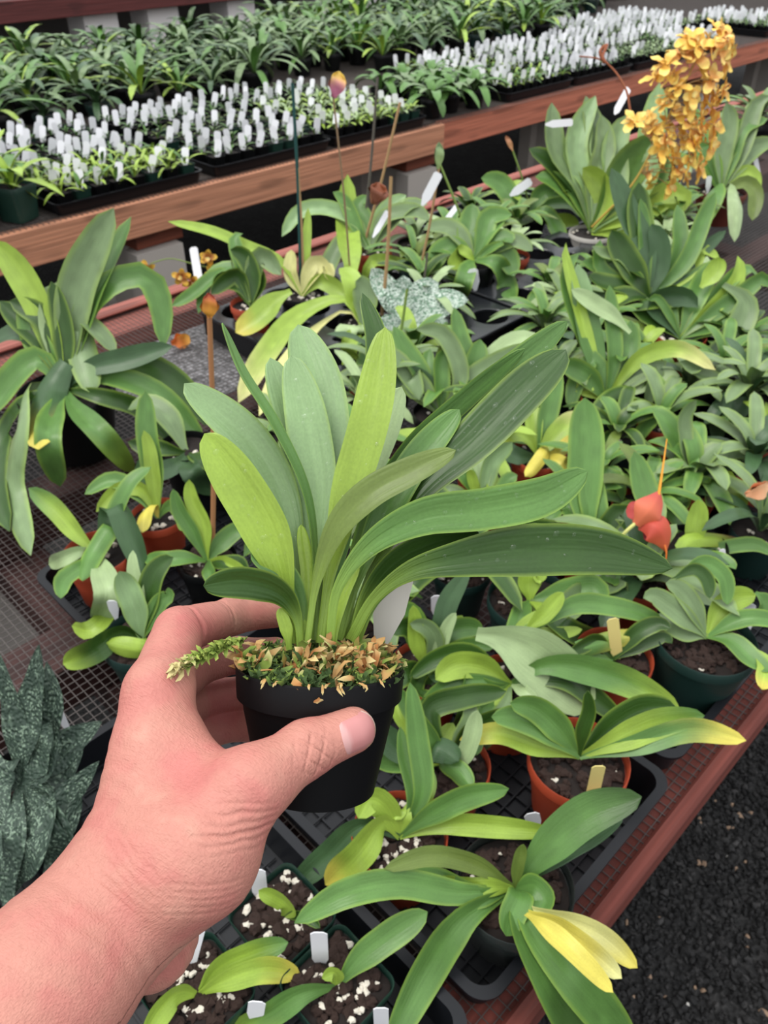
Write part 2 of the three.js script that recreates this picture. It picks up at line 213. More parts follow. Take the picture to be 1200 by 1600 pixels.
const PLANTS = [
  { kind: "large_strap-leaved_orchid", label: "large dark strap-leaved orchid in a black pot at the left edge of the bench", pot: ["k", 9.0, 13.0], at: [0.524, 0.75, -1.378], perlite: 0, opt: "", leaves: [
    ["s", 68, [0,138,0], [93,296,-54], [151,365,-57], [199,419,-54]],
    ["g", 50, [0,138,0], [100,262,-34], [165,326,-51], [236,393,-64]],
    ["l", 59, [0,138,0], [27,245,-77], [33,312,-143], [23,365,-209]],
    ["g", 50, [0,138,0], [85,253,-35], [155,300,-21], [202,306,13], [202,269,50], [168,196,93]],
    ["p", 55, [0,138,0], [48,251,-78], [82,282,-90], [106,269,-66], [101,228,-37]],
    ["s", 57, [0,138,0], [61,235,-35], [51,197,-4], [20,150,71]],
    ["s", 43, [0,138,0], [74,245,-31], [89,226,5], [95,196,45]],
    ["ey", 59, [0,138,0], [27,191,-7], [-17,156,-1], [-82,150,81], [-138,150,175]],
    ["g", 54, [0,138,0], [-15,190,-51], [-66,164,-65], [-132,110,-63]],
    ["s", 49, [0,138,0], [-38,150,-38], [-141,150,111], [-181,67,120], [-235,43,285]],
    ["d", 50, [0,138,0], [-69,150,-1], [-124,76,-36], [-198,61,91], [-230,38,195]],
    ["g", 45, [0,138,0], [-58,150,74], [-115,150,164], [-109,40,140]],
    ["gl", 41, [0,138,0], [-29,150,103], [-40,150,212], [11,35,189]],
    ["g", 45, [0,138,0], [57,159,44], [116,138,121], [143,61,231]],
    ["d", 50, [0,138,0], [61,175,21], [139,167,95], [169,121,165], [167,74,203]],
    ["e", 42, [0,138,0], [34,172,20], [102,193,74], [169,214,127]],
    ["d", 47, [0,138,0], [27,245,-79], [13,263,-116], [-3,272,-144]],
    ["e", 45, [0,138,0], [6,213,-79], [-21,219,-127], [-63,196,-158]],
    ["d", 40, [0,138,0], [39,229,-35], [54,279,-63], [59,311,-80]],
    ["d", 35, [0,138,0], [27,150,94], [82,112,123], [102,54,205]],
    ["d", 43, [0,138,0], [8,205,-62], [-4,241,-122], [-12,267,-169]],
    ["g", 48, [0,138,0], [1,186,-46], [2,223,-91], [29,284,-138]],
  ] },
  { kind: "folded-leaf_orchid", label: "small orchid with a folded pale leaf pair beside the wooden stick", pot: ["t", 4.5, 8.0], at: [0.468, 0.75, -0.99], perlite: 12, opt: "", leaves: [
    ["g", 37, [0,78,0], [23,139,-30], [43,189,-65], [72,246,-98]],
    ["l", 24, [0,78,0], [20,143,-28], [32,178,-45], [36,204,-59]],
    ["g", 29, [0,78,0], [-9,115,-36], [-29,131,-74], [-71,113,-95]],
    ["l", 26, [0,78,0], [-3,120,-32], [-26,122,-52], [-72,95,-64]],
    ["y", 24, [0,78,0], [1,98,-8], [-18,100,0], [-50,100,41]],
    ["g", 26, [0,78,0], [18,100,12], [20,100,38], [-1,100,86]],
  ] },
  { kind: "sprawling_pale_orchid", label: "pale green orchid sprawling over a red pot in the black tray at the left", pot: ["t", 5.2, 9.0], at: [0.347, 0.75, -0.964], perlite: 6, opt: "", leaves: [
    ["lg", 31, [0,88,0], [-9,113,-36], [-14,140,-83], [-27,161,-131]],
    ["p", 23, [0,88,0], [-24,110,0], [-48,110,-3], [-57,71,-54]],
    ["g", 34, [0,88,0], [32,131,4], [-13,110,18], [-54,110,61]],
    ["p", 37, [0,88,0], [-22,110,59], [-43,110,113], [-61,40,83]],
    ["e", 40, [0,88,0], [48,154,-6], [44,125,27], [31,74,76]],
    ["l", 27, [0,88,0], [-48,64,97], [-80,65,110], [-87,42,60]],
    ["g", 27, [0,88,0], [-47,110,34], [-70,110,39], [-93,110,73]],
    ["g", 33, [0,88,0], [79,170,-14], [104,181,-15], [122,184,-15]],
  ] },
  { kind: "oval-leaved_orchid", label: "orchid with two pale oval leaves and one long dark leaf beside the index finger", pot: ["g", 5.2, 9.0], at: [0.3, 0.75, -0.765], perlite: 8, opt: "", leaves: [
    ["b", 34, [0,88,0], [8,132,-15], [11,160,-33], [11,179,-42]],
    ["g", 36, [0,88,0], [23,124,-12], [30,141,-32], [37,155,-50]],
    ["dl", 33, [0,88,0], [-18,110,-12], [-59,110,-6], [-92,71,-52]],
    ["l", 28, [0,88,0], [-15,110,38], [-28,110,21], [-44,110,-7]],
    ["p", 19, [0,88,0], [22,139,-26], [33,164,-48], [45,183,-62]],
    ["d", 34, [0,88,0], [47,161,-21], [64,174,-20], [77,180,-14]],
    ["g", 24, [0,88,0], [38,135,2], [50,143,8], [52,152,3]],
  ] },
  { kind: "narrow-leaved_young_orchid", label: "young orchid with bright narrow leaves in a black pot just left of the held plant", pot: ["k", 4.6, 8.0], at: [0.462, 0.75, -0.845], perlite: 14, opt: "", leaves: [
    ["g", 23, [0,78,0], [-3,125,-24], [-7,154,-43], [-3,187,-57]],
    ["l", 26, [0,78,0], [14,132,-17], [16,167,-41], [22,195,-50]],
    ["g", 29, [0,78,0], [25,101,5], [53,114,11], [71,113,23]],
    ["g", 28, [0,78,0], [-31,100,-6], [-54,100,-23], [-67,86,-65]],
    ["g", 24, [0,78,0], [-22,100,38], [-27,100,53], [-37,100,71]],
    ["d", 24, [0,78,0], [3,100,44], [18,100,58], [9,100,90]],
    ["l", 22, [0,78,0], [4,100,45], [8,100,72], [0,100,109]],
  ] },
  { kind: "mottled_plant", label: "dark mottled velvety plant with silver flecked leaves in the lower left corner", pot: ["k", 6.0, 9.0], at: [0.08, 0.75, -0.654], perlite: 0, opt: "m", leaves: [
    ["m", 41, [0,108,0], [36,180,-15], [60,220,-19], [76,255,-25]],
    ["m", 34, [0,108,0], [29,181,-32], [37,212,-52], [44,242,-71]],
    ["m", 38, [0,108,0], [38,155,-4], [64,181,-11], [80,216,-36]],
    ["m", 48, [0,108,0], [31,149,7], [41,165,10], [51,180,13]],
    ["m", 44, [0,108,0], [23,120,6], [52,129,8], [99,145,20]],
    ["m", 37, [0,108,0], [14,110,33], [-11,110,62], [-60,43,72]],
    ["m", 38, [0,108,0], [12,120,13], [42,151,9], [58,174,0]],
    ["m", 41, [0,108,0], [13,110,21], [36,111,21], [71,130,23]],
    ["m", 41, [0,108,0], [11,110,41], [-19,110,85], [-56,47,65]],
    ["m", 33, [0,108,0], [8,110,60], [34,113,55], [71,144,65]],
    ["m", 34, [0,108,0], [2,110,85], [-13,67,87], [-50,40,109]],
    ["m", 30, [0,108,0], [7,110,90], [25,110,77], [42,131,69]],
    ["m", 38, [0,108,0], [0,137,-13], [-20,117,-6], [-33,110,40]],
    ["m", 34, [0,108,0], [-20,109,-2], [-50,110,33], [-59,110,83]],
    ["m", 33, [0,108,0], [-31,110,52], [-62,62,73], [-73,39,104]],
    ["m", 32, [0,108,0], [-6,110,87], [-5,68,85], [-41,43,91]],
  ] },
  { kind: "paired_seedling", label: "seedling with a yellow-green leaf pair in a square pot beside the wrist", pot: ["q", 4.2, 7.0], at: [0.101, 0.75, -0.35], perlite: 40, opt: "", leaves: [
    ["l", 24, [0,68,0], [-18,90,-5], [-41,90,-1], [-59,90,6]],
    ["lg", 24, [0,68,0], [22,88,3], [52,94,16], [84,97,35]],
    ["ly", 24, [0,68,0], [20,90,17], [52,90,34], [80,66,54]],
  ] },
  { kind: "long-leaved_seedling", label: "seedling with two long opposite leaves in a square pot at the bottom edge", pot: ["q", 4.2, 7.0], at: [0.199, 0.75, -0.262], perlite: 40, opt: "", leaves: [
    ["g", 28, [0,68,0], [24,92,5], [57,107,15], [93,121,29]],
    ["gl", 25, [0,68,0], [-34,90,-11], [-62,69,-26], [-98,35,-53]],
    ["l", 15, [0,68,0], [0,90,-3], [-3,90,-6], [-11,90,-8]],
  ] },
  { kind: "bark_pot", label: "empty-looking square pot of bark and perlite under the long low leaf", pot: ["q", 4.2, 7.0], at: [0.203, 0.75, -0.349], perlite: 55, opt: "", leaves: [
    ["l", 21, [0,68,0], [4,90,6], [1,99,-4], [-10,110,-20]],
    ["d", 12, [0,68,0], [9,90,20], [14,90,34], [14,90,43]],
  ] },
  { kind: "yellowing_orchid", label: "large orchid with a fan of yellow dying leaves hanging over the bench rail", pot: ["h", 6.0, 9.0], at: [0.385, 0.75, -0.196], perlite: 10, opt: "", leaves: [
    ["g", 28, [0,88,0], [-57,121,-26], [-104,148,-68], [-146,151,-94], [-192,128,-116]],
    ["o", 20, [0,88,0], [-31,134,-32], [-67,159,-61], [-107,159,-82]],
    ["gd", 39, [0,88,0], [34,134,9], [75,168,25], [115,187,56]],
    ["e", 28, [0,88,0], [45,121,15], [78,134,29], [114,147,45]],
    ["g", 28, [0,88,0], [-13,110,14], [-34,110,20], [-53,110,28]],
    ["g", 25, [0,88,0], [5,110,18], [1,110,33], [-19,110,36]],
    ["g", 34, [0,88,0], [-73,110,-11], [-123,64,-13], [-190,41,1]],
    ["g", 40, [0,88,0], [-30,110,41], [-38,110,90], [0,-11,160]],
    ["g", 37, [0,88,0], [-39,110,32], [-59,110,77], [-31,-11,128]],
    ["ky", 21, [-14,110,30], [-13,124,50], [-1,132,89], [12,106,131]],
    ["yk", 21, [-23,117,31], [-24,134,55], [-24,144,90], [-18,131,128]],
    ["y", 19, [-30,125,32], [-37,147,55], [-42,157,92], [-39,143,130]],
    ["g", 25, [0,88,0], [-46,110,-18], [-60,110,-56], [-71,77,-94]],
    ["l", 20, [0,88,0], [-29,110,-15], [-48,111,-33], [-68,123,-54]],
    ["o", 13, [0,88,0], [7,119,-5], [12,135,-7], [14,146,-7]],
    ["p", 15, [0,88,0], [49,137,2], [62,139,8], [70,126,24]],
  ] },
  { kind: "perlite_pot_orchid", label: "orchid with a yellow leaf in a red pot of white perlite", pot: ["t", 5.2, 9.0], at: [0.342, 0.75, -0.318], perlite: 70, opt: "", leaves: [
    ["g", 27, [0,88,0], [25,119,17], [60,142,40], [91,155,69]],
    ["l", 23, [0,88,0], [37,110,35], [67,114,71], [108,114,122]],
    ["ly", 33, [0,88,0], [-9,110,-15], [-49,110,-8], [-80,50,-33]],
    ["l", 29, [0,88,0], [-3,126,-21], [-13,138,-31], [-33,129,-29]],
    ["l", 20, [0,88,0], [10,110,-5], [13,110,-13], [1,110,-8]],
    ["e", 28, [0,88,0], [-26,110,-26], [-64,64,-49], [-109,35,-63]],
    ["g", 24, [0,88,0], [35,131,-1], [58,178,-32], [78,223,-63]],
    ["g", 16, [0,88,0], [27,120,-7], [44,153,-37], [57,173,-56]],
    ["lg", 16, [0,88,0], [42,123,0], [56,128,-9], [62,134,-26]],
  ] },
  { kind: "crowded_orchid", label: "crowded orchid with a short bright rounded leaf right of the moss rim", pot: ["t", 5.0, 9.0], at: [0.443, 0.75, -0.339], perlite: 8, opt: "", leaves: [
    ["e", 29, [0,98,0], [-40,121,-43], [-45,136,-58], [-65,145,-80]],
    ["e", 31, [0,98,0], [-10,123,-12], [-4,125,3], [-4,122,18]],
    ["g", 24, [0,98,0], [-10,110,-1], [-7,110,20], [-12,110,46]],
    ["l", 26, [0,98,0], [-17,110,-19], [10,109,-18], [33,120,-22]],
    ["p", 21, [0,98,0], [5,111,15], [19,133,15], [37,166,7]],
    ["g", 22, [0,98,0], [-55,106,-49], [-57,113,-57], [-52,126,-63]],
    ["l", 17, [0,98,0], [-17,142,-61], [-11,150,-72], [-8,154,-80]],
    ["d", 29, [0,98,0], [11,146,-41], [47,152,-24], [91,152,7]],
    ["g", 21, [0,98,0], [-8,134,-23], [-14,162,-48], [-16,187,-66]],
    ["d", 25, [0,98,0], [36,131,6], [65,140,19], [80,142,26]],
    ["s", 20, [0,98,0], [24,123,-2], [44,136,-6], [55,148,-21]],
  ] },
  { kind: "fanned_orchid", label: "symmetrical orchid with leaves fanned left and right in a red pot of bark", pot: ["t", 5.8, 10.0], at: [0.55, 0.75, -0.233], perlite: 4, opt: "", leaves: [
    ["ly", 26, [0,108,0], [-32,123,-38], [-56,134,-75], [-91,127,-104]],
    ["g", 30, [0,108,0], [-20,141,-31], [-42,160,-62], [-66,166,-82]],
    ["g", 32, [0,108,0], [-13,149,-29], [-27,173,-53], [-49,185,-71]],
    ["lg", 33, [0,108,0], [28,132,23], [71,152,51], [107,162,84]],
    ["d", 35, [0,108,0], [36,133,10], [75,146,25], [111,144,51]],
    ["gy", 27, [0,108,0], [39,132,42], [86,153,81], [117,152,131]],
    ["d", 17, [0,108,0], [6,146,-6], [14,171,-8], [16,197,-16]],
  ] },
  { kind: "broad_silvery_orchid", label: "orchid with one very broad silvery folded leaf arching in front of the red pots", pot: ["t", 5.5, 9.0], at: [0.585, 0.75, -0.358], perlite: 6, opt: "", leaves: [
    ["p", 72, [-8,156,-55], [13,151,-25], [36,124,31], [45,84,89]],
    ["gl", 36, [0,98,0], [30,129,24], [80,125,95], [114,102,170]],
    ["d", 28, [0,98,0], [41,115,48], [57,96,97], [61,83,129]],
    ["l", 34, [0,98,0], [-27,130,-32], [-54,137,-50], [-83,131,-55]],
    ["d", 25, [0,98,0], [-25,135,-54], [-57,128,-79], [-90,109,-92]],
    ["g", 25, [0,98,0], [-39,110,-25], [-67,88,-57], [-99,75,-82]],
    ["l", 20, [0,98,0], [-39,110,-10], [-61,110,-32], [-75,95,-50]],
    ["g", 23, [0,98,0], [-48,110,8], [-79,110,4], [-92,65,-2]],
    ["p", 17, [0,98,0], [-5,110,24], [-7,110,35], [-18,110,47]],
    ["g", 23, [0,98,0], [-30,115,-38], [-80,110,-10], [-79,49,-20]],
    ["g", 20, [0,98,0], [-41,110,2], [-81,110,15], [-118,110,41]],
    ["g", 19, [0,98,0], [-29,116,-18], [-70,119,-45], [-117,101,-55]],
    ["s", 20, [0,98,0], [-37,110,19], [-78,110,32], [-78,40,7]],
    ["l", 15, [0,98,0], [-35,110,8], [-58,110,-2], [-91,110,8]],
    ["d", 24, [0,98,0], [-18,120,-43], [-45,106,-67], [-82,75,-82]],
    ["g", 17, [0,98,0], [-27,110,-9], [-46,110,-43], [-68,90,-57]],
  ] },
  { kind: "low_orchid_by_the_held_pot", label: "low leafy orchid beside the right rim of the held pot", pot: ["t", 5.0, 9.0], at: [0.533, 0.75, -0.453], perlite: 10, opt: "", leaves: [
    ["l", 28, [0,88,0], [28,114,-1], [53,125,-2], [72,135,-6]],
    ["l", 21, [0,88,0], [-1,133,-21], [4,159,-28], [5,181,-34]],
    ["e", 27, [0,88,0], [32,142,-7], [50,171,-13], [83,206,-10]],
    ["g", 34, [0,88,0], [10,155,-43], [0,165,-56], [6,178,-56]],
    ["d", 29, [0,88,0], [5,141,-27], [-8,150,-37], [-27,149,-41]],
    ["g", 30, [0,88,0], [41,126,-3], [67,127,8], [85,118,21]],
    ["d", 29, [0,88,0], [-30,110,-3], [-49,110,-7], [-75,110,-4]],
    ["e", 29, [0,88,0], [-10,110,32], [0,110,56], [52,79,57]],
    ["s", 24, [0,88,0], [17,132,-4], [11,152,-16], [-6,161,-28]],
    ["g", 21, [0,88,0], [24,115,13], [51,125,33], [66,124,54]],
    ["d", 24, [0,88,0], [-43,110,20], [-43,110,41], [-14,110,68]],
    ["p", 18, [0,88,0], [22,128,3], [34,150,2], [45,167,4]],
  ] },
  { kind: "yellow-tagged_orchid", label: "strap-leaved orchid in a red pot with a yellow tag", pot: ["t", 5.2, 9.0], at: [0.722, 0.75, -0.294], perlite: 2, opt: "", leaves: [
    ["gy", 25, [0,88,0], [-44,110,-32], [8,113,-8], [43,119,20]],
    ["g", 28, [-64,123,-90], [-7,149,-64], [28,146,-27], [66,132,27]],
    ["l", 23, [-73,126,-95], [-48,145,-85], [-20,170,-79]],
    ["l", 17, [-79,120,-110], [-36,113,-68], [-7,114,-48]],
    ["d", 21, [0,88,0], [-15,118,-23], [-35,117,-29], [-55,115,-35]],
    ["d", 23, [0,88,0], [32,128,13], [49,139,28], [53,139,43]],
    ["d", 18, [0,88,0], [41,115,29], [52,121,40], [53,116,50]],
  ] },
  { kind: "green_pot_orchid", label: "spreading orchid in the dark green pot next to the bench rail", pot: ["g", 6.5, 11.0], at: [0.816, 0.75, -0.217], perlite: 4, opt: "", leaves: [
    ["s", 29, [0,118,0], [-4,158,-30], [-8,176,-51], [-19,183,-65]],
    ["s", 29, [0,118,0], [-20,147,-28], [-41,174,-69], [-55,175,-74]],
    ["s", 31, [0,118,0], [-23,130,-31], [-20,131,-52], [-18,128,-62]],
    ["l", 31, [0,118,0], [28,148,-4], [54,154,4], [79,152,19]],
    ["g", 24, [0,118,0], [24,146,21], [37,154,38], [56,154,72]],
    ["g", 29, [0,118,0], [3,130,27], [-8,130,62], [-11,130,88]],
    ["ly", 23, [10,130,49], [-2,130,76], [-46,130,92]],
    ["g", 24, [2,186,-59], [32,200,-43], [42,187,-17], [29,158,3]],
    ["d", 19, [-8,185,-62], [16,197,-46], [19,189,-29], [8,172,-15]],
    ["g", 21, [64,169,21], [68,159,35], [56,143,41]],
  ] },
  { kind: "dark_clump_orchid", label: "broad dark green orchid leaf clump in the green pot beneath the long hanging leaf", pot: ["g", 6.0, 10.0], at: [0.723, 0.75, -0.432], perlite: 3, opt: "", leaves: [
    ["g", 32, [0,98,0], [-48,120,19], [-91,120,41], [-120,120,59]],
    ["l", 35, [0,98,0], [13,130,-13], [23,132,-9], [20,119,0]],
    ["s", 38, [0,98,0], [-15,120,52], [41,120,56], [64,92,56]],
    ["g", 38, [0,98,0], [49,123,50], [55,129,65], [44,115,86]],
    ["s", 30, [0,98,0], [94,121,73], [108,124,74], [103,89,100]],
    ["d", 35, [0,98,0], [-28,120,72], [31,66,93], [71,48,92]],
    ["l", 22, [0,98,0], [-22,120,36], [-56,120,36], [-94,120,38]],
    ["g", 30, [82,125,59], [96,126,65], [106,121,76]],
  ] },
  { kind: "red-flowered_orchid", label: "upright broad-leaved orchid with a red triangular flower on a thin stalk", pot: ["t", 5.0, 9.0], at: [0.895, 0.75, -0.443], perlite: 4, opt: "", leaves: [
    ["g", 58, [0,88,0], [22,148,-39], [62,207,-73], [98,266,-110]],
    ["g", 43, [0,88,0], [21,125,-13], [37,154,-35], [56,176,-45]],
    ["d", 31, [0,88,0], [23,124,9], [40,144,17], [32,125,42]],
    ["g", 43, [0,88,0], [89,129,40], [107,154,13], [128,192,-25]],
    ["g", 29, [0,88,0], [4,121,-36], [9,131,-59], [6,118,-63]],
    ["l", 23, [0,88,0], [-19,110,50], [7,110,55], [47,99,56]],
    ["d", 39, [0,88,0], [-44,110,-59], [-80,105,-93], [-113,92,-115]],
  ] },
  { kind: "yellowish_orchid", label: "yellowing small orchid in a red pot behind the long right-hand leaves", pot: ["t", 5.0, 9.0], at: [1.038, 0.75, -0.649], perlite: 12, opt: "", leaves: [
    ["ly", 31, [0,88,0], [-12,127,-26], [-42,132,-45], [-86,111,-48]],
    ["l", 32, [0,88,0], [19,126,-28], [37,148,-51], [12,129,-73]],
    ["g", 40, [0,88,0], [29,128,-14], [61,161,-29], [104,207,-50]],
    ["lk", 40, [0,88,0], [24,112,6], [65,137,14], [92,145,28]],
    ["y", 24, [0,88,0], [6,110,12], [-70,110,34], [-92,110,38]],
    ["y", 27, [0,88,0], [1,110,36], [37,120,37], [49,133,46]],
    ["y", 26, [0,88,0], [-15,110,48], [-15,110,61], [44,111,53]],
    ["e", 33, [0,88,0], [-54,110,-19], [-49,119,-52], [-35,139,-52]],
  ] },
  { kind: "jointed-stem_orchid", label: "orchid with a thick jointed green stem in a red pot left of the yellowing orchid", pot: ["t", 5.0, 9.0], at: [0.859, 0.75, -0.629], perlite: 6, opt: "", leaves: [
    ["p", 31, [0,88,0], [12,132,-27], [32,164,-46], [39,179,-60]],
    ["l", 24, [0,88,0], [-7,121,-16], [-9,138,-23], [-14,151,-27]],
    ["l", 23, [0,88,0], [12,110,6], [35,115,-10], [46,123,-22]],
    ["g", 31, [0,88,0], [26,109,18], [42,126,17], [55,133,23]],
    ["g", 31, [0,88,0], [-6,138,-46], [-22,138,-60], [-49,131,-77]],
    ["b", 31, [0,88,0], [33,154,-13], [52,175,-3], [58,187,4]],
    ["p", 23, [0,88,0], [34,147,-26], [49,162,-33], [58,152,-19]],
    ["s", 31, [0,88,0], [-38,110,-44], [-48,92,-62], [-64,80,-76]],
  ] },
  { kind: "tangled_orchid", label: "tangled leafy orchid below the silver plant", pot: ["k", 5.5, 9.0], at: [1.022, 0.75, -0.866], perlite: 8, opt: "", leaves: [
    ["g", 41, [0,88,0], [5,166,-74], [5,194,-109], [10,222,-140]],
    ["s", 43, [0,88,0], [-20,151,-67], [-25,182,-97], [-37,199,-119]],
    ["g", 39, [0,88,0], [75,155,4], [93,201,-40], [115,247,-79]],
    ["s", 36, [0,88,0], [48,152,3], [54,222,-56], [18,230,-88]],
    ["g", 31, [0,88,0], [19,155,-53], [33,171,-70], [49,183,-78]],
    ["o", 31, [0,88,0], [39,167,-38], [64,195,-47], [80,189,-28]],
    ["s", 48, [0,88,0], [-16,141,-54], [-22,152,-65], [-30,121,-31]],
    ["e", 48, [0,88,0], [-4,138,-48], [-25,148,-79], [-54,119,-76]],
    ["g", 48, [0,88,0], [62,137,16], [94,175,2], [117,203,-11]],
    ["s", 43, [0,88,0], [67,151,19], [122,182,49], [164,203,75]],
    ["p", 44, [0,88,0], [117,174,23], [174,200,38], [214,197,69]],
    ["g", 36, [0,88,0], [20,139,-21], [41,179,-41], [56,194,-39]],
    ["s", 41, [0,88,0], [30,125,-12], [58,131,-4], [82,137,-1]],
    ["d", 41, [0,88,0], [47,126,6], [83,132,23], [109,119,51]],
    ["g", 36, [0,88,0], [94,143,61], [143,185,78], [226,241,113]],
  ] },
  { kind: "tall-leaved_orchid", label: "orchid with a tall upright leaf and a bent pale leaf in a red pot", pot: ["t", 5.0, 9.0], at: [1.292, 0.75, -0.672], perlite: 10, opt: "", leaves: [
    ["gb", 50, [0,88,0], [25,176,-65], [53,244,-118], [80,301,-159]],
    ["p", 34, [84,198,-20], [73,224,-54], [55,245,-91], [32,269,-135]],
    ["g", 42, [0,88,0], [55,145,-5], [90,183,-20], [111,210,-39]],
    ["g", 37, [0,88,0], [43,157,-22], [78,226,-65], [101,270,-93]],
    ["l", 27, [0,88,0], [58,306,-170], [65,326,-183], [72,337,-187]],
    ["g", 32, [0,88,0], [48,273,-158], [76,300,-174], [105,312,-173]],
    ["lk", 34, [0,88,0], [71,162,18], [124,180,66], [149,152,138]],
    ["p", 37, [0,88,0], [57,117,36], [111,132,72], [112,118,86]],
    ["l", 41, [0,88,0], [-43,110,56], [46,82,79], [46,76,92]],
    ["g", 42, [0,88,0], [-17,132,-36], [-38,151,-62], [-63,161,-81]],
    ["d", 39, [0,88,0], [34,110,30], [-10,110,22], [-101,110,31]],
    ["g", 37, [0,88,0], [17,157,-48], [-31,117,-54], [-61,76,-41]],
    ["g", 37, [0,88,0], [68,124,28], [110,150,26], [134,161,23]],
    ["l", 27, [0,88,0], [-31,117,-54], [-19,111,-38], [-17,110,-20]],
    ["s", 37, [0,88,0], [97,149,48], [58,111,58], [35,83,71]],
  ] },
  { kind: "blue-green_clump", label: "dense clump of short blue-green leaves right of the black holed tray", pot: ["k", 5.5, 9.0], at: [1.45, 0.75, -0.937], perlite: 5, opt: "R 22 13 2.4 s g", leaves: [
  ] },
  { kind: "grey-green_clump", label: "low clump of overlapping grey-green leaves right of the red flower", pot: ["t", 5.2, 9.0], at: [1.156, 0.75, -0.415], perlite: 4, opt: "R 16 12 3 s g", leaves: [
    ["g", 39, [0,98,0], [13,147,-46], [21,176,-88], [22,180,-108]],
    ["s", 36, [0,98,0], [10,165,-37], [18,195,-49], [36,219,-44]],
    ["g", 36, [0,98,0], [-25,132,-33], [-39,112,-9], [-6,146,2]],
    ["d", 39, [0,98,0], [-68,110,8], [-84,110,17], [-111,110,37]],
    ["g", 37, [0,98,0], [-30,110,22], [-19,110,33], [-67,110,58]],
    ["g", 37, [-37,112,-33], [-60,110,-8], [-101,110,35]],
  ] },
  { kind: "narrow-leaved_clump", label: "clump of narrow grey-green leaves at the right edge above the pink fallen leaf", pot: ["t", 5.0, 9.0], at: [1.268, 0.75, -0.367], perlite: 4, opt: "R 18 14 3 s e", leaves: [
    ["l", 38, [-62,110,-10], [-115,110,27], [-81,44,38]],
    ["p", 30, [0,98,0], [5,122,-14], [-28,110,-4], [-54,110,-3]],
  ] },
  { kind: "pale_grey_clump", label: "pale grey clump of leaves spilling at the right edge below the brown wire mesh", pot: ["k", 6.0, 9.0], at: [1.49, 0.75, -0.478], perlite: 4, opt: "R 22 16 2.8 s e", leaves: [
    ["s", 37, [0,98,0], [-33,122,-40], [-61,143,-85], [-80,159,-117]],
    ["e", 41, [0,98,0], [-87,110,16], [-104,110,-1], [-112,46,7]],
  ] },
  { kind: "brown-tipped_orchid", label: "small plant with upright bright leaf beside the brown leaf tip", pot: ["k", 5.0, 9.0], at: [1.005, 0.75, -0.329], perlite: 6, opt: "", leaves: [
    ["l", 33, [0,78,0], [7,113,-9], [19,139,-17], [23,157,-24]],
    ["lr", 25, [0,78,0], [-62,110,2], [-15,110,-3], [86,77,50]],
    ["g", 28, [0,78,0], [-81,110,3], [-107,110,-3], [-76,59,-31]],
    ["g", 23, [0,78,0], [62,98,66], [66,95,85], [63,92,97]],
    ["g", 21, [0,78,0], [-21,110,42], [-21,110,62], [-28,110,75]],
  ] },
  { kind: "grassy_orchid", label: "orchid with many stiff narrow leaves in red pot right of the tall orchid", pot: ["t", 5.5, 10.0], at: [1.63, 0.75, -0.699], perlite: 6, opt: "", leaves: [
    ["g", 48, [0,98,0], [58,162,-14], [111,204,-22], [155,229,-21]],
    ["l", 41, [67,191,-11], [102,226,-3], [110,249,-8]],
    ["s", 42, [0,98,0], [43,130,11], [85,150,21], [111,153,33]],
    ["g", 19, [0,98,0], [-8,146,-36], [-19,177,-68], [-42,175,-74]],
    ["g", 20, [0,98,0], [11,128,-26], [34,169,-65], [34,177,-90]],
    ["g", 42, [0,98,0], [52,121,39], [85,143,46], [140,187,51]],
    ["s", 60, [105,196,21], [117,171,74], [65,119,92], [-1,67,95]],
    ["g", 34, [0,98,0], [149,207,26], [184,215,37], [199,189,65]],
    ["e", 47, [0,98,0], [-17,167,-75], [34,174,-27], [42,158,4]],
    ["d", 47, [0,98,0], [-36,153,-92], [14,162,-60], [46,154,-28]],
    ["l", 36, [0,98,0], [135,199,35], [159,232,22], [163,243,12]],
    ["g", 39, [0,98,0], [140,191,65], [161,211,78], [163,198,110]],
  ] },
  { kind: "dark_blade_orchid", label: "dark orchid with tall pointed blade leaves in front of the yellow flower spray", pot: ["k", 6.0, 10.0], at: [1.766, 0.75, -0.859], perlite: 3, opt: "", leaves: [
    ["e", 60, [0,98,0], [28,186,-42], [35,273,-118], [46,357,-186]],
    ["d", 66, [0,98,0], [30,198,-55], [56,273,-99], [79,329,-126]],
    ["g", 33, [0,98,0], [27,185,-45], [58,260,-84], [66,299,-107]],
    ["d", 66, [0,98,0], [-11,138,-26], [-18,202,-88], [-22,241,-119]],
    ["e", 51, [0,98,0], [42,174,-13], [53,214,-29], [52,253,-58]],
    ["g", 40, [0,98,0], [98,180,5], [143,238,-31], [168,272,-60]],
    ["g", 42, [0,98,0], [86,174,30], [158,261,19], [196,312,15]],
    ["e", 33, [0,98,0], [70,146,29], [140,195,45], [199,231,63]],
    ["d", 54, [0,98,0], [-38,125,-41], [-82,140,-88], [-103,155,-113]],
    ["d", 54, [0,98,0], [-55,120,-22], [-93,103,-64], [-133,129,-124]],
    ["g", 46, [0,98,0], [-24,144,-72], [-35,155,-103], [-66,167,-158]],
    ["g", 40, [0,98,0], [94,143,42], [141,189,22], [174,210,15]],
    ["l", 39, [0,98,0], [97,159,44], [134,196,41], [156,178,84]],
    ["g", 42, [0,98,0], [93,150,66], [112,166,85], [117,158,117]],
    ["d", 46, [0,98,0], [50,130,9], [81,126,27], [114,104,67]],
    ["s", 39, [0,98,0], [-17,186,-85], [-54,196,-117], [-72,211,-135]],
    ["g", 36, [0,98,0], [-57,159,-108], [-51,185,-126], [-33,216,-138]],
  ] },
  { kind: "flower_spray", label: "grey-green orchid carrying a tall spray of orange yellow flowers in a white bowl", pot: ["w", 6.5, 7.0], at: [2.126, 0.75, -1.257], perlite: 6, opt: "", leaves: [
    ["s", 78, [0,78,0], [28,186,-81], [23,260,-169], [79,379,-247]],
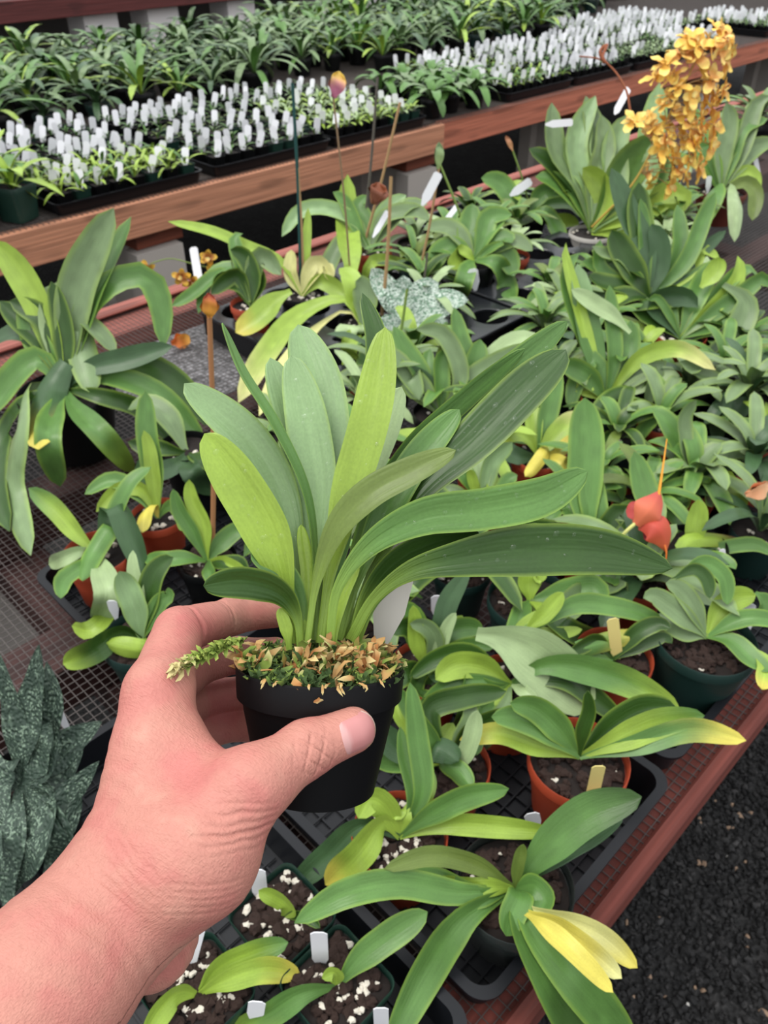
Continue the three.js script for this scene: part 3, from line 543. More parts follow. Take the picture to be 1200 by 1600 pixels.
    ["b", 82, [0,78,0], [61,184,-58], [76,257,-137], [160,345,-165]],
    ["s", 74, [0,78,0], [71,170,-29], [129,272,-97], [174,391,-194]],
    ["b", 78, [0,78,0], [102,186,-8], [154,275,-59], [224,349,-75]],
    ["g", 111, [0,78,0], [75,158,4], [133,217,-1], [250,300,28]],
    ["g", 112, [0,78,0], [82,140,14], [167,183,40], [269,256,49]],
    ["g", 82, [0,78,0], [22,140,-46], [20,182,-109], [-15,165,-138]],
    ["d", 74, [0,78,0], [19,169,-83], [18,227,-161], [-11,267,-248]],
    ["g", 67, [0,78,0], [8,156,-73], [-17,199,-154], [-42,204,-192]],
    ["l", 66, [0,78,0], [56,159,-6], [54,206,-46], [35,235,-83]],
    ["b", 81, [0,78,0], [142,173,57], [247,322,3], [314,427,-39]],
    ["s", 67, [0,78,0], [68,202,-55], [129,276,-76], [164,350,-124]],
    ["lk", 111, [0,78,0], [110,83,118], [180,112,155], [91,43,242]],
    ["l", 81, [0,78,0], [116,129,82], [215,175,140], [199,132,180]],
    ["b", 67, [0,78,0], [37,186,-76], [84,289,-149], [186,393,-168]],
  ] },
  { kind: "drooping_right-hand_orchid", label: "grey-green orchid with drooping leaves in a dark red pot right of the flower spray", pot: ["r", 8.0, 10.0], at: [2.682, 0.75, -1.135], perlite: 6, opt: "", leaves: [
    ["g", 53, [0,98,0], [35,200,-60], [48,233,-80], [59,267,-101]],
    ["g", 57, [0,98,0], [20,182,-70], [14,213,-120], [-5,220,-156]],
    ["g", 61, [0,98,0], [52,185,-20], [120,268,-34], [185,293,14]],
    ["s", 61, [0,98,0], [63,167,1], [134,216,18], [186,233,53]],
    ["g", 59, [0,98,0], [-8,121,-5], [-272,120,88], [-321,44,82]],
    ["p", 51, [0,98,0], [18,119,15], [-155,120,121], [-243,44,181]],
    ["l", 45, [0,98,0], [51,142,14], [93,150,46], [81,101,87]],
    ["o", 48, [0,98,0], [54,129,49], [52,107,88], [-5,38,125]],
    ["g", 57, [0,98,0], [-18,165,-90], [-62,180,-161], [-95,162,-184]],
    ["s", 61, [0,98,0], [43,202,-43], [93,285,-69], [103,336,-99]],
    ["g", 49, [0,98,0], [15,198,-94], [53,278,-157], [68,317,-198]],
    ["s", 57, [0,98,0], [95,218,-8], [184,334,-30], [211,352,-5]],
  ] },
  { kind: "far_corner_clump", label: "grey-green orchid clump in the far corner behind the flower spray", pot: ["k", 8.0, 10.0], at: [3.641, 0.75, -1.472], perlite: 4, opt: "R 22 22 3.5 s g", leaves: [
  ] },
  { kind: "rosette_orchid", label: "bright green rosette orchid in a black pot standing in the holed tray", pot: ["k", 5.8, 11.0], at: [1.619, 0.75, -1.286], perlite: 12, opt: "", leaves: [
    ["g", 59, [0,118,0], [53,181,-10], [100,206,3], [108,194,18]],
    ["g", 55, [0,118,0], [42,158,22], [67,174,43], [66,163,65]],
    ["g", 58, [0,118,0], [28,138,25], [51,132,60], [41,92,100]],
    ["g", 56, [0,118,0], [15,166,-42], [46,196,-60], [77,228,-82]],
    ["g", 55, [0,118,0], [-21,150,-42], [-54,143,-68], [-96,98,-59]],
    ["s", 55, [0,118,0], [-2,168,-50], [-12,187,-86], [-56,183,-131]],
    ["l", 42, [0,118,0], [-13,135,-27], [-71,130,-8], [-111,130,12]],
    ["g", 48, [0,118,0], [-42,130,20], [-149,130,90], [-100,48,33]],
    ["g", 58, [0,118,0], [4,130,67], [38,72,78], [-30,44,145]],
    ["l", 36, [0,118,0], [-14,133,-4], [-29,148,-24], [-37,157,-29]],
    ["g", 52, [0,118,0], [38,169,-7], [72,208,-18], [118,214,19]],
    ["s", 49, [0,118,0], [83,164,53], [93,159,76], [101,145,107]],
  ] },
  { kind: "arching_orchid", label: "loose orchid with long arching leaves left of the white bowl", pot: ["k", 5.5, 9.0], at: [2.088, 0.75, -1.457], perlite: 14, opt: "", leaves: [
    ["g", 62, [0,88,0], [-18,129,-59], [-20,166,-111], [-49,176,-159]],
    ["g", 57, [0,88,0], [4,110,48], [18,76,79], [-15,40,138]],
    ["g", 54, [0,88,0], [58,114,32], [105,112,71], [121,79,112]],
    ["s", 57, [0,88,0], [-88,110,-2], [-81,82,-78], [-114,64,-100]],
    ["s", 52, [0,88,0], [-107,110,60], [-156,110,51], [-80,92,-30]],
    ["l", 46, [0,88,0], [51,75,67], [85,72,91], [107,62,113]],
    ["g", 50, [0,88,0], [29,132,3], [47,149,11], [84,151,55]],
  ] },
  { kind: "staked_orchid", label: "orchid with one tall lime leaf in a red pot beside the thin stakes", pot: ["t", 6.0, 10.0], at: [1.514, 0.75, -1.568], perlite: 14, opt: "", leaves: [
    ["l", 66, [-217,65,146], [-164,120,99], [-8,153,-82], [55,259,-143]],
    ["b", 45, [0,98,0], [7,157,-52], [-34,190,-135], [-85,182,-184], [-150,126,-193]],
    ["b", 45, [0,98,0], [46,156,-16], [98,195,-19], [145,214,-4]],
    ["s", 52, [0,98,0], [69,157,10], [132,197,21], [170,196,53]],
    ["g", 41, [0,98,0], [31,169,-51], [40,193,-86], [77,211,-85]],
    ["s", 51, [0,98,0], [-33,132,-49], [-89,93,-53], [-141,40,-37]],
    ["l", 57, [-118,61,90], [-97,120,105], [41,66,111], [115,61,197]],
    ["g", 38, [0,98,0], [-3,144,-42], [5,213,-112], [-5,226,-138]],
    ["s", 51, [0,98,0], [60,172,-6], [128,187,50], [140,167,87]],
  ] },
  { kind: "pale_tied_orchid", label: "pale yellow-green orchid tied to a dark stake with one long leaf reaching left", pot: ["k", 5.5, 9.0], at: [1.2, 0.75, -1.486], perlite: 14, opt: "", leaves: [
    ["l", 34, [0,88,0], [-6,157,-65], [-51,188,-142], [-98,218,-217], [-163,238,-300]],
    ["l", 22, [0,88,0], [37,156,-24], [66,206,-48], [99,262,-77]],
    ["k", 40, [0,88,0], [34,133,6], [64,153,21], [50,124,47]],
    ["l", 40, [0,88,0], [35,123,28], [54,102,88], [49,88,116]],
    ["k", 34, [0,88,0], [-2,131,-36], [18,169,-56], [25,181,-62]],
    ["k", 37, [0,88,0], [23,133,-5], [51,159,1], [59,130,50]],
  ] },
  { kind: "two-yellow-leaf_orchid", label: "orchid with two long yellow leaves curving down toward the held plant", pot: ["k", 5.5, 9.0], at: [1.19, 0.75, -1.263], perlite: 12, opt: "", leaves: [
    ["lk", 53, [0,88,0], [-6,137,-46], [-93,112,-104], [-244,69,-61], [-368,37,10]],
    ["k", 42, [0,88,0], [-10,117,-32], [-72,87,-64], [-249,66,10], [-370,38,83]],
    ["ly", 64, [-86,152,-143], [-122,135,-159], [-173,101,-171], [-219,78,-191]],
    ["l", 50, [0,88,0], [29,166,-61], [37,174,-79], [33,182,-109]],
    ["s", 58, [0,88,0], [29,148,-18], [29,172,-39], [22,173,-42]],
    ["l", 39, [0,88,0], [-123,110,89], [-100,64,68], [-159,45,125]],
    ["g", 46, [0,88,0], [-74,65,97], [-171,67,168], [-216,39,205]],
    ["p", 42, [0,88,0], [-65,110,58], [-69,110,31], [-111,110,35]],
  ] },
  { kind: "silver_plant", label: "plant with crinkled silver-white downy leaves in the middle of the bench", pot: ["k", 5.5, 9.0], at: [1.268, 0.75, -1.185], perlite: 4, opt: "v", leaves: [
    ["v", 66, [0,88,0], [-9,148,-54], [-14,173,-79], [-20,198,-105]],
    ["v", 73, [0,88,0], [36,131,-14], [76,151,-12], [104,159,-8]],
    ["v", 72, [0,88,0], [38,111,24], [83,134,42], [117,134,75]],
    ["v", 66, [0,88,0], [0,137,-32], [18,168,-39], [24,187,-45]],
    ["v", 63, [0,88,0], [-20,110,58], [-23,110,100], [60,102,65]],
    ["v", 56, [0,88,0], [-70,110,7], [-126,110,42], [-157,110,54]],
    ["v", 57, [0,88,0], [-96,110,72], [-72,64,30], [-81,39,19]],
  ] },
  { kind: "yellow-brown_flowers", label: "drooping dark orchid with yellow brown flowers and a white tag in a red pot", pot: ["t", 5.0, 9.0], at: [1.075, 0.75, -1.529], perlite: 6, opt: "", leaves: [
    ["g", 37, [0,88,0], [23,146,-40], [38,192,-90], [54,214,-112], [74,217,-108]],
    ["d", 39, [0,88,0], [-1,151,-45], [-34,142,-53], [-73,122,-55]],
    ["g", 43, [0,88,0], [14,158,-64], [-23,149,-105], [-91,66,-95]],
    ["g", 40, [0,88,0], [-20,146,-84], [-86,106,-119], [-130,81,-148]],
    ["d", 45, [0,88,0], [27,151,-19], [28,189,-51], [10,203,-75]],
    ["s", 45, [0,88,0], [47,174,-29], [63,187,-23], [74,152,32]],
    ["d", 39, [0,88,0], [1,124,-28], [-19,135,-63], [-22,147,-82]],
    ["d", 39, [0,88,0], [38,134,-11], [45,168,-52], [53,184,-73]],
    ["d", 37, [0,88,0], [23,133,-30], [25,154,-67], [33,175,-99]],
  ] },
  { kind: "low_left_orchid", label: "dark orchid with low leaves partly behind the lime leaf in the left middle", pot: ["k", 5.0, 9.0], at: [0.608, 0.75, -1.115], perlite: 3, opt: "", leaves: [
    ["s", 46, [0,78,0], [5,130,-58], [-10,144,-105], [-32,129,-129]],
    ["e", 37, [0,78,0], [-52,110,101], [-26,65,91], [0,41,97]],
    ["e", 37, [0,78,0], [-64,110,62], [-98,110,55], [-68,66,-59]],
    ["d", 33, [0,78,0], [-14,110,85], [17,69,89], [37,44,114]],
    ["d", 34, [0,78,0], [-47,110,-4], [-42,80,-63], [-59,84,-101]],
  ] },
  { kind: "filler orchid", label: "low grey-green orchid behind the drooping right-hand orchid", pot: ["t", 4.0, 8], at: [2.557, 0.75, -1.38], perlite: 3, opt: "R 12 12 2.2 s e", leaves: [
  ] },
  { kind: "filler orchid", label: "low olive and green orchid in front of the rosette orchid", pot: ["g", 4.5, 8], at: [1.652, 0.75, -1.066], perlite: 2, opt: "R 12 13 2.6 g o", leaves: [
  ] },
  { kind: "filler orchid", label: "low olive and green orchid in front of the yellowish orchid", pot: ["k", 4.5, 8], at: [1.076, 0.75, -0.541], perlite: 6, opt: "R 12 11 2.0 g o", leaves: [
  ] },
  { kind: "filler orchid", label: "low pale green orchid behind the arching orchid", pot: ["k", 4.0, 8], at: [2.476, 0.75, -1.533], perlite: 8, opt: "R 12 10 2.8 p s", leaves: [
  ] },
  { kind: "filler orchid", label: "low mid green orchid behind the low orchid by the held pot", pot: ["k", 4.5, 8], at: [0.546, 0.75, -0.59], perlite: 5, opt: "R 11 10 2.5 g s", leaves: [
  ] },
  { kind: "filler orchid", label: "low olive and green orchid behind the tangled orchid", pot: ["k", 4.5, 8], at: [1.119, 0.75, -0.915], perlite: 1, opt: "R 12 13 2.7 g o", leaves: [
  ] },
  { kind: "filler orchid", label: "low bright green orchid in front of the blue-green clump", pot: ["g", 4.0, 8], at: [1.575, 0.75, -0.868], perlite: 4, opt: "R 14 13 2.7 g l", leaves: [
  ] },
  { kind: "filler orchid", label: "low bright green orchid beside the narrow-leaved clump", pot: ["t", 4.0, 8], at: [1.379, 0.75, -0.387], perlite: 2, opt: "R 9 11 2.8 g l", leaves: [
  ] },
  { kind: "filler orchid", label: "low pale green orchid beside the rosette orchid", pot: ["t", 5.0, 8], at: [1.793, 0.75, -1.297], perlite: 11, opt: "R 11 13 2.2 p s", leaves: [
  ] },
  { kind: "filler orchid", label: "low pale green orchid in front of the flower spray", pot: ["t", 5.0, 8], at: [2.146, 0.75, -1.037], perlite: 1, opt: "R 13 13 2.1 p s", leaves: [
  ] },
  { kind: "filler orchid", label: "low pale green orchid behind the dark blade orchid", pot: ["k", 4.0, 8], at: [2.055, 0.75, -0.95], perlite: 5, opt: "R 10 14 3.0 p s", leaves: [
  ] },
  { kind: "filler orchid", label: "low dark green orchid in front of the dark blade orchid", pot: ["k", 4.0, 8], at: [1.733, 0.75, -0.753], perlite: 11, opt: "R 9 10 2.6 d g", leaves: [
  ] },
  { kind: "filler orchid", label: "low mid green orchid beside the arching orchid", pot: ["g", 4.0, 8], at: [1.909, 0.75, -1.456], perlite: 9, opt: "R 11 13 3.0 g s", leaves: [
  ] },
  { kind: "filler orchid", label: "low pale green orchid behind the drooping right-hand orchid", pot: ["t", 5.0, 8], at: [2.818, 0.75, -1.397], perlite: 2, opt: "R 11 15 2.9 p s", leaves: [
  ] },
  { kind: "filler orchid", label: "low olive and green orchid behind the tall-leaved orchid", pot: ["k", 4.0, 8], at: [1.398, 0.75, -0.711], perlite: 5, opt: "R 11 14 2.3 g o", leaves: [
  ] },
  { kind: "filler orchid", label: "low mid green orchid in front of the narrow-leaved young orchid", pot: ["k", 4.0, 8], at: [0.642, 0.75, -0.804], perlite: 5, opt: "R 12 14 3.1 g s", leaves: [
  ] },
  { kind: "filler orchid", label: "low olive and green orchid behind the drooping right-hand orchid", pot: ["k", 4.5, 8], at: [2.594, 0.75, -1.556], perlite: 9, opt: "R 11 14 2.1 g o", leaves: [
  ] },
  { kind: "filler orchid", label: "low olive and green orchid in front of the narrow-leaved young orchid", pot: ["g", 4.5, 8], at: [0.567, 0.75, -0.737], perlite: 5, opt: "R 14 12 2.6 g o", leaves: [
  ] },
  { kind: "filler orchid", label: "low dark green orchid behind the arching orchid", pot: ["k", 4.0, 8], at: [1.951, 0.75, -1.579], perlite: 1, opt: "R 13 13 2.7 d g", leaves: [
  ] },
  { kind: "filler orchid", label: "low mid green orchid behind the drooping right-hand orchid", pot: ["g", 4.5, 8], at: [2.46, 0.75, -1.213], perlite: 7, opt: "R 12 14 2.7 g s", leaves: [
  ] },
  { kind: "filler orchid", label: "low dark green orchid in front of the grassy orchid", pot: ["g", 5.0, 8], at: [1.713, 0.75, -0.596], perlite: 0, opt: "R 14 14 2.7 d g", leaves: [
  ] },
  { kind: "filler orchid", label: "low dark green orchid behind the dark blade orchid", pot: ["k", 4.0, 8], at: [1.783, 0.75, -1.0], perlite: 2, opt: "R 14 14 2.2 d g", leaves: [
  ] },
  { kind: "filler orchid", label: "low dark green orchid in front of the flower spray", pot: ["t", 5.0, 8], at: [2.273, 0.75, -1.098], perlite: 9, opt: "R 9 12 3.2 d g", leaves: [
  ] },
  { kind: "filler orchid", label: "low olive and green orchid in front of the staked orchid", pot: ["g", 4.5, 8], at: [1.544, 0.75, -1.426], perlite: 6, opt: "R 10 15 2.3 g o", leaves: [
  ] },
  { kind: "filler orchid", label: "low bright green orchid beside the tangled orchid", pot: ["k", 4.0, 8], at: [0.816, 0.75, -0.881], perlite: 7, opt: "R 13 14 2.5 g l", leaves: [
  ] },
  { kind: "filler orchid", label: "low dark green orchid behind the drooping right-hand orchid", pot: ["k", 4.5, 8], at: [2.648, 0.75, -1.426], perlite: 6, opt: "R 13 13 2.7 d g", leaves: [
  ] },
  { kind: "filler orchid", label: "low pale green orchid behind the blue-green clump", pot: ["k", 4.0, 8], at: [1.6, 0.75, -0.991], perlite: 0, opt: "R 14 12 3.1 p s", leaves: [
  ] },
  { kind: "filler orchid", label: "low grey-green orchid behind the pale grey clump", pot: ["k", 5.0, 8], at: [1.454, 0.75, -0.586], perlite: 1, opt: "R 12 12 3.2 s e", leaves: [
  ] },
  { kind: "filler orchid", label: "low grey-green orchid behind the tall-leaved orchid", pot: ["g", 4.5, 8], at: [1.31, 0.75, -0.801], perlite: 0, opt: "R 13 13 2.9 s e", leaves: [
  ] },
  { kind: "filler orchid", label: "low pale green orchid behind the silver plant", pot: ["t", 4.0, 8], at: [1.371, 0.75, -1.23], perlite: 1, opt: "R 12 14 2.4 p s", leaves: [
  ] },
  { kind: "filler orchid", label: "low pale green orchid behind the tangled orchid", pot: ["t", 5.0, 8], at: [0.953, 0.75, -1.01], perlite: 11, opt: "R 13 15 2.6 p s", leaves: [
  ] },
  { kind: "filler orchid", label: "low grey-green orchid in front of the red-flowered orchid", pot: ["t", 4.0, 8], at: [0.884, 0.75, -0.348], perlite: 3, opt: "R 13 15 3.1 s e", leaves: [
  ] },
  { kind: "filler orchid", label: "low bright green orchid behind the yellowish orchid", pot: ["t", 4.0, 8], at: [0.981, 0.75, -0.743], perlite: 9, opt: "R 9 15 2.8 g l", leaves: [
  ] },
  { kind: "filler orchid", label: "low dark green orchid behind the dark clump orchid", pot: ["g", 4.5, 8], at: [0.719, 0.75, -0.554], perlite: 7, opt: "R 13 15 3.2 d g", leaves: [
  ] },
  { kind: "filler orchid", label: "low olive and green orchid in front of the flower spray", pot: ["k", 4.0, 8], at: [2.377, 0.75, -1.112], perlite: 3, opt: "R 10 15 2.4 g o", leaves: [
  ] },
  { kind: "filler orchid", label: "low grey-green orchid behind the tangled orchid", pot: ["k", 5.0, 8], at: [1.06, 0.75, -1.044], perlite: 0, opt: "R 13 15 2.7 s e", leaves: [
  ] },
  { kind: "filler orchid", label: "low olive and green orchid behind the pale grey clump", pot: ["g", 5.0, 8], at: [1.568, 0.75, -0.569], perlite: 8, opt: "R 13 14 2.4 g o", leaves: [
  ] },
  { kind: "filler orchid", label: "low dark green orchid in front of the tangled orchid", pot: ["g", 4.0, 8], at: [1.104, 0.75, -0.8], perlite: 7, opt: "R 11 13 3.2 d g", leaves: [
  ] },
  { kind: "filler orchid", label: "low pale green orchid behind the rosette orchid", pot: ["g", 4.5, 8], at: [1.664, 0.75, -1.403], perlite: 5, opt: "R 9 13 2.6 p s", leaves: [
  ] },
  { kind: "filler orchid", label: "low bright green orchid beside the grassy orchid", pot: ["k", 4.0, 8], at: [1.505, 0.75, -0.718], perlite: 3, opt: "R 11 10 2.6 g l", leaves: [
  ] },
  { kind: "filler orchid", label: "low grey-green orchid behind the jointed-stem orchid", pot: ["t", 4.5, 8], at: [0.717, 0.75, -0.743], perlite: 10, opt: "R 10 11 2.2 s e", leaves: [
  ] },
  { kind: "filler orchid", label: "low mid green orchid in front of the tall-leaved orchid", pot: ["t", 4.0, 8], at: [1.299, 0.75, -0.558], perlite: 3, opt: "R 10 12 3.0 g s", leaves: [
  ] },
  { kind: "filler orchid", label: "low bright green orchid in front of the silver plant", pot: ["k", 4.0, 8], at: [1.175, 0.75, -1.084], perlite: 10, opt: "R 9 14 3.1 g l", leaves: [
  ] },
  { kind: "filler orchid", label: "low olive and green orchid beside the grey-green clump", pot: ["t", 5.0, 8], at: [1.047, 0.75, -0.443], perlite: 9, opt: "R 12 13 2.5 g o", leaves: [
  ] },
  { kind: "filler orchid", label: "low pale green orchid beside the staked orchid", pot: ["k", 5.0, 8], at: [1.671, 0.75, -1.547], perlite: 8, opt: "R 12 12 2.8 p s", leaves: [
  ] },
  { kind: "filler orchid", label: "low pale green orchid behind the jointed-stem orchid", pot: ["k", 4.0, 8], at: [0.737, 0.75, -0.84], perlite: 6, opt: "R 9 14 2.5 p s", leaves: [
  ] },
  { kind: "filler orchid", label: "low mid green orchid beside the pale grey clump", pot: ["k", 5.0, 8], at: [1.674, 0.75, -0.483], perlite: 1, opt: "R 14 12 2.8 g s", leaves: [
  ] },
  { kind: "filler orchid", label: "low mid green orchid behind the rosette orchid", pot: ["k", 4.5, 8], at: [1.757, 0.75, -1.488], perlite: 2, opt: "R 12 13 2.8 g s", leaves: [
  ] },
  { kind: "filler orchid", label: "low mid green orchid in front of the low left orchid", pot: ["k", 5.0, 8], at: [0.754, 0.75, -1.011], perlite: 9, opt: "R 9 13 2.3 g s", leaves: [
  ] },
  { kind: "filler orchid", label: "low olive and green orchid behind the dark blade orchid", pot: ["k", 4.0, 8], at: [1.947, 0.75, -0.935], perlite: 6, opt: "R 13 12 2.5 g o", leaves: [
  ] },
  { kind: "filler orchid", label: "low mid green orchid behind the red-flowered orchid", pot: ["t", 4.0, 8], at: [0.962, 0.75, -0.524], perlite: 0, opt: "R 11 10 2.6 g s", leaves: [
  ] },
  { kind: "filler orchid", label: "low dark green orchid behind the rosette orchid", pot: ["k", 4.5, 8], at: [1.459, 0.75, -1.318], perlite: 1, opt: "R 9 13 3.2 d g", leaves: [
  ] },
  { kind: "filler orchid", label: "low grey-green orchid in front of the brown-tipped orchid", pot: ["g", 4.5, 8], at: [1.124, 0.75, -0.278], perlite: 8, opt: "R 9 15 2.6 s e", leaves: [
  ] },
  { kind: "filler orchid", label: "low olive and green orchid beside the arching orchid", pot: ["k", 4.0, 8], at: [1.99, 0.75, -1.431], perlite: 10, opt: "R 11 13 3.0 g o", leaves: [
  ] },
  { kind: "filler orchid", label: "low mid green orchid in front of the blue-green clump", pot: ["g", 5.0, 8], at: [1.413, 0.75, -0.809], perlite: 9, opt: "R 12 13 2.3 g s", leaves: [
  ] },
  { kind: "filler orchid", label: "low dark green orchid in front of the tall-leaved orchid", pot: ["g", 5.0, 8], at: [1.194, 0.75, -0.586], perlite: 6, opt: "R 12 11 2.8 d g", leaves: [
  ] },
  { kind: "filler orchid", label: "low bright green orchid behind the arching orchid", pot: ["g", 5.0, 8], at: [2.127, 0.75, -1.577], perlite: 3, opt: "R 10 12 2.7 g l", leaves: [
  ] },
  { kind: "filler orchid", label: "low olive and green orchid behind the rosette orchid", pot: ["t", 4.0, 8], at: [1.806, 0.75, -1.39], perlite: 7, opt: "R 9 12 2.3 g o", leaves: [
  ] },
];

const HELD = { at: [0.1278, 1.3226, -0.1712], axis: [0.4265, 0.8221, -0.3772], height: 0.058 };
const HELD_LEAVES = [
  ["l", 203, [-0.59,0.58,0.57], [177,590,-325], [221,814,-387], [246,1068,-517], [244,1252,-688], [244,1406,-895]],
  ["b", 192, [-0.14,0.68,0.72], [232,556,-341], [351,785,-476], [452,1036,-654], [466,1264,-894], [379,1460,-1234]],
  ["g", 98, [0.49,0.37,0.79], [252,586,-282], [415,857,-420], [525,1106,-587], [561,1354,-826], [570,1525,-1043], [622,1678,-1233]],
  ["b", 258, [-0.45,0.58,0.68], [307,512,-324], [524,811,-512], [722,1057,-695], [934,1317,-953], [1062,1523,-1233]],
  ["b", 202, [-0.57,0.58,0.57], [286,542,-307], [480,850,-491], [629,1057,-644], [773,1282,-859], [881,1477,-1075]],
  ["b", 169, [-0.28,0.58,0.77], [301,497,-350], [511,784,-567], [672,1034,-792], [789,1244,-1015], [869,1412,-1230]],
  ["d", 127, [-0.48,0.48,0.73], [362,482,-308], [760,877,-565], [1162,1252,-796], [1332,1450,-953], [1422,1606,-1145]],
  ["l", 177, [-0.73,0.56,0.40], [266,590,-236], [418,839,-326], [594,1097,-400], [812,1364,-478], [941,1509,-547], [1101,1689,-659]],
  ["p", 160, [-0.50,0.56,0.66], [326,527,-286], [567,824,-447], [792,1033,-527], [1017,1202,-596], [1214,1340,-661]],
  ["d", 226, [-0.71,0.69,0.12], [409,527,-203], [612,808,-240], [880,1082,-242], [1184,1264,-175], [1480,1427,-133], [1741,1543,-108]],
  ["g", 157, [-0.64,0.41,0.65], [406,497,-245], [705,821,-378], [1059,1105,-411], [1413,1289,-370], [1727,1430,-320], [2002,1547,-284]],
  ["g", 116, [-0.47,0.27,0.84], [387,512,-245], [724,904,-416], [1046,1152,-441], [1377,1333,-383], [1702,1495,-310]],
  ["o", 137, [-0.58,0.77,0.28], [209,620,-254], [354,880,-327], [496,1081,-336], [643,1202,-287], [811,1277,-203], [992,1333,-120]],
  ["g", 154, [-0.61,0.68,0.40], [360,556,-213], [538,798,-268], [740,1014,-306], [962,1196,-322], [1230,1358,-306]],
  ["g", 181, [-0.59,0.62,0.52], [279,620,-185], [381,850,-230], [537,1042,-180], [718,1157,-55], [911,1197,130], [1119,1227,269], [1325,1287,336]],
  ["d", 217, [-0.59,0.66,0.46], [378,586,-156], [495,789,-121], [612,936,-23], [768,1006,127], [981,1047,331], [1188,1042,543], [1383,974,778]],
  ["d", 119, [-0.50,0.34,0.79], [396,571,-158], [501,772,-168], [627,935,-115], [771,1014,-23], [920,1042,95]],
  ["d", 141, [-0.58,0.50,0.64], [177,597,-262], [212,748,-323], [176,867,-383], [67,934,-475], [-69,942,-567]],
  ["g", 108, [-0.28,0.74,0.62], [213,590,-289], [261,764,-363], [242,911,-437], [170,992,-546]],
  ["l", 56, [-0.40,0.72,0.57], [137,605,-292], [157,686,-326], [174,770,-384]],
  ["g", 57, [-0.54,0.67,0.50], [421,556,-152], [545,733,-152], [686,837,-91], [838,857,2]],
  ["l", 62, [-0.30,0.67,0.68], [210,598,-266], [357,826,-408], [446,993,-540]],
  ["g", 74, [-0.37,0.62,0.69], [287,583,-208], [457,798,-349], [619,968,-411]],
  ["l", 62, [-0.54,0.74,0.39], [294,598,-181], [421,772,-248], [543,871,-271]],
];


// ---------------------------------------------------------------- the setting: floor
const BENCH = 0.75;
const gravelTone = texOf(512, (u, v) => { const a = tnoise(u, v, 90, 90, 41), b = tnoise(u, v, 12, 12, 42), q = 0.07 + 0.12 * a * a + 0.04 * b; return [q * 1.02, q, q * 0.98]; }, true, [1.6, 1.6]);
const gravelBump = texOf(512, (u, v) => { const a = tnoise(u, v, 90, 90, 41); return [a, a, a]; }, false, [1.6, 1.6]);
{
  const g = box(-12, 24, -0.2, 0, -20, 8), p = g.attributes.position, uv = new Float32Array(p.count * 2); for (let i = 0; i < p.count; i++) { uv[i * 2] = p.getX(i); uv[i * 2 + 1] = p.getZ(i); } g.setAttribute('uv', new THREE.BufferAttribute(uv, 2));
  const floor = structure('floor', g, new THREE.MeshStandardMaterial({ map: gravelTone, bumpMap: gravelBump, bumpScale: 0.01, roughness: 0.9 }));
  const r = rngOf(77), base = new THREE.IcosahedronGeometry(1, 0), p2 = base.attributes.position, seen = new Map();
  for (let i = 0; i < p2.count; i++) { const k = [p2.getX(i), p2.getY(i), p2.getZ(i)].map((x) => x.toFixed(3)).join(); if (!seen.has(k)) seen.set(k, 0.7 + 0.5 * r()); const m = seen.get(k); p2.setXYZ(i, p2.getX(i) * m, p2.getY(i) * m, p2.getZ(i) * m); }
  base.computeVertexNormals();
  const N = 26000, inst = lit(new THREE.InstancedMesh(base, std('#ffffff', 0.8), N)), m = new THREE.Matrix4(), q = new THREE.Quaternion(), e = new THREE.Euler(), col = new THREE.Color();
  for (let i = 0; i < N; i++) {
    const x = 0.1 + r() * 2.4, z = -0.42 + r() * 1.0, s = 0.0035 + 0.006 * r() * r() + 0.001; e.set(r() * 6, r() * 6, r() * 6); q.setFromEuler(e);
    m.compose(V(x, s * 0.35, z), q, V(s * (0.8 + r() * 0.6), s * 0.8, s)); inst.setMatrixAt(i, m);
    const t = r(), b = 0.004 + 0.05 * r() * r() * r(); col.setRGB(b * 1.05, b, b * 0.97); if (t > 0.988) col.setRGB(0.30, 0.2, 0.13); if (t > 0.9985) col.setRGB(0.7, 0.68, 0.62); inst.setColorAt(i, col);
  }
  inst.name = 'gravel'; inst.userData.kind = 'stuff'; floor.add(inst);
}

// ---------------------------------------------------------------- benches
function wireMesh(x0, x1, z0, z1, y, pitch, t) {
  const list = []; for (let x = x0; x <= x1; x += pitch) list.push(box(x - t, x + t, y - t, y + t, z0, z1)); for (let z = z0; z <= z1; z += pitch) list.push(box(x0, x1, y + t * 0.6, y + t * 2.4, z - t, z + t));
  return mergeGeometries(list);
}
function bevelBox(x0, x1, y0, y1, z0, z1, b = 0.004, axis = 'x') {   // a board with eased edges along its length
  const ring = axis === 'x' ? [z0, z1] : [x0, x1], sh = new THREE.Shape(); const a0 = ring[0], a1 = ring[1];
  [[a0 + b, y0], [a1 - b, y0], [a1, y0 + b], [a1, y1 - b], [a1 - b, y1], [a0 + b, y1], [a0, y1 - b], [a0, y0 + b]].forEach(([u, v], i) => i ? sh.lineTo(u, v) : sh.moveTo(u, v));
  const L = axis === 'x' ? x1 - x0 : z1 - z0, g = new THREE.ExtrudeGeometry(sh, { depth: L, bevelEnabled: false });
  if (axis === 'x') { g.rotateY(-Math.PI / 2); g.scale(1, 1, 1); g.translate(x1, 0, 0); } else g.translate(0, 0, z0);
  g.computeVertexNormals(); return boardUV(g, axis, 0.9);
}
function blockGeo(x, z, y0, y1) {                     // a concrete block on end with a grooved side
  const sh = new THREE.Shape([[-0.1, -0.2], [0.1, -0.2], [0.1, 0.2], [-0.1, 0.2], [-0.1, 0.12], [-0.07, 0.1], [-0.07, -0.1], [-0.1, -0.12]].map(([u, v]) => new THREE.Vector2(u, v)));
  const g = new THREE.ExtrudeGeometry(sh, { depth: y1 - y0, bevelEnabled: false }); g.rotateX(-Math.PI / 2); g.translate(x, y0, z); return g;
}
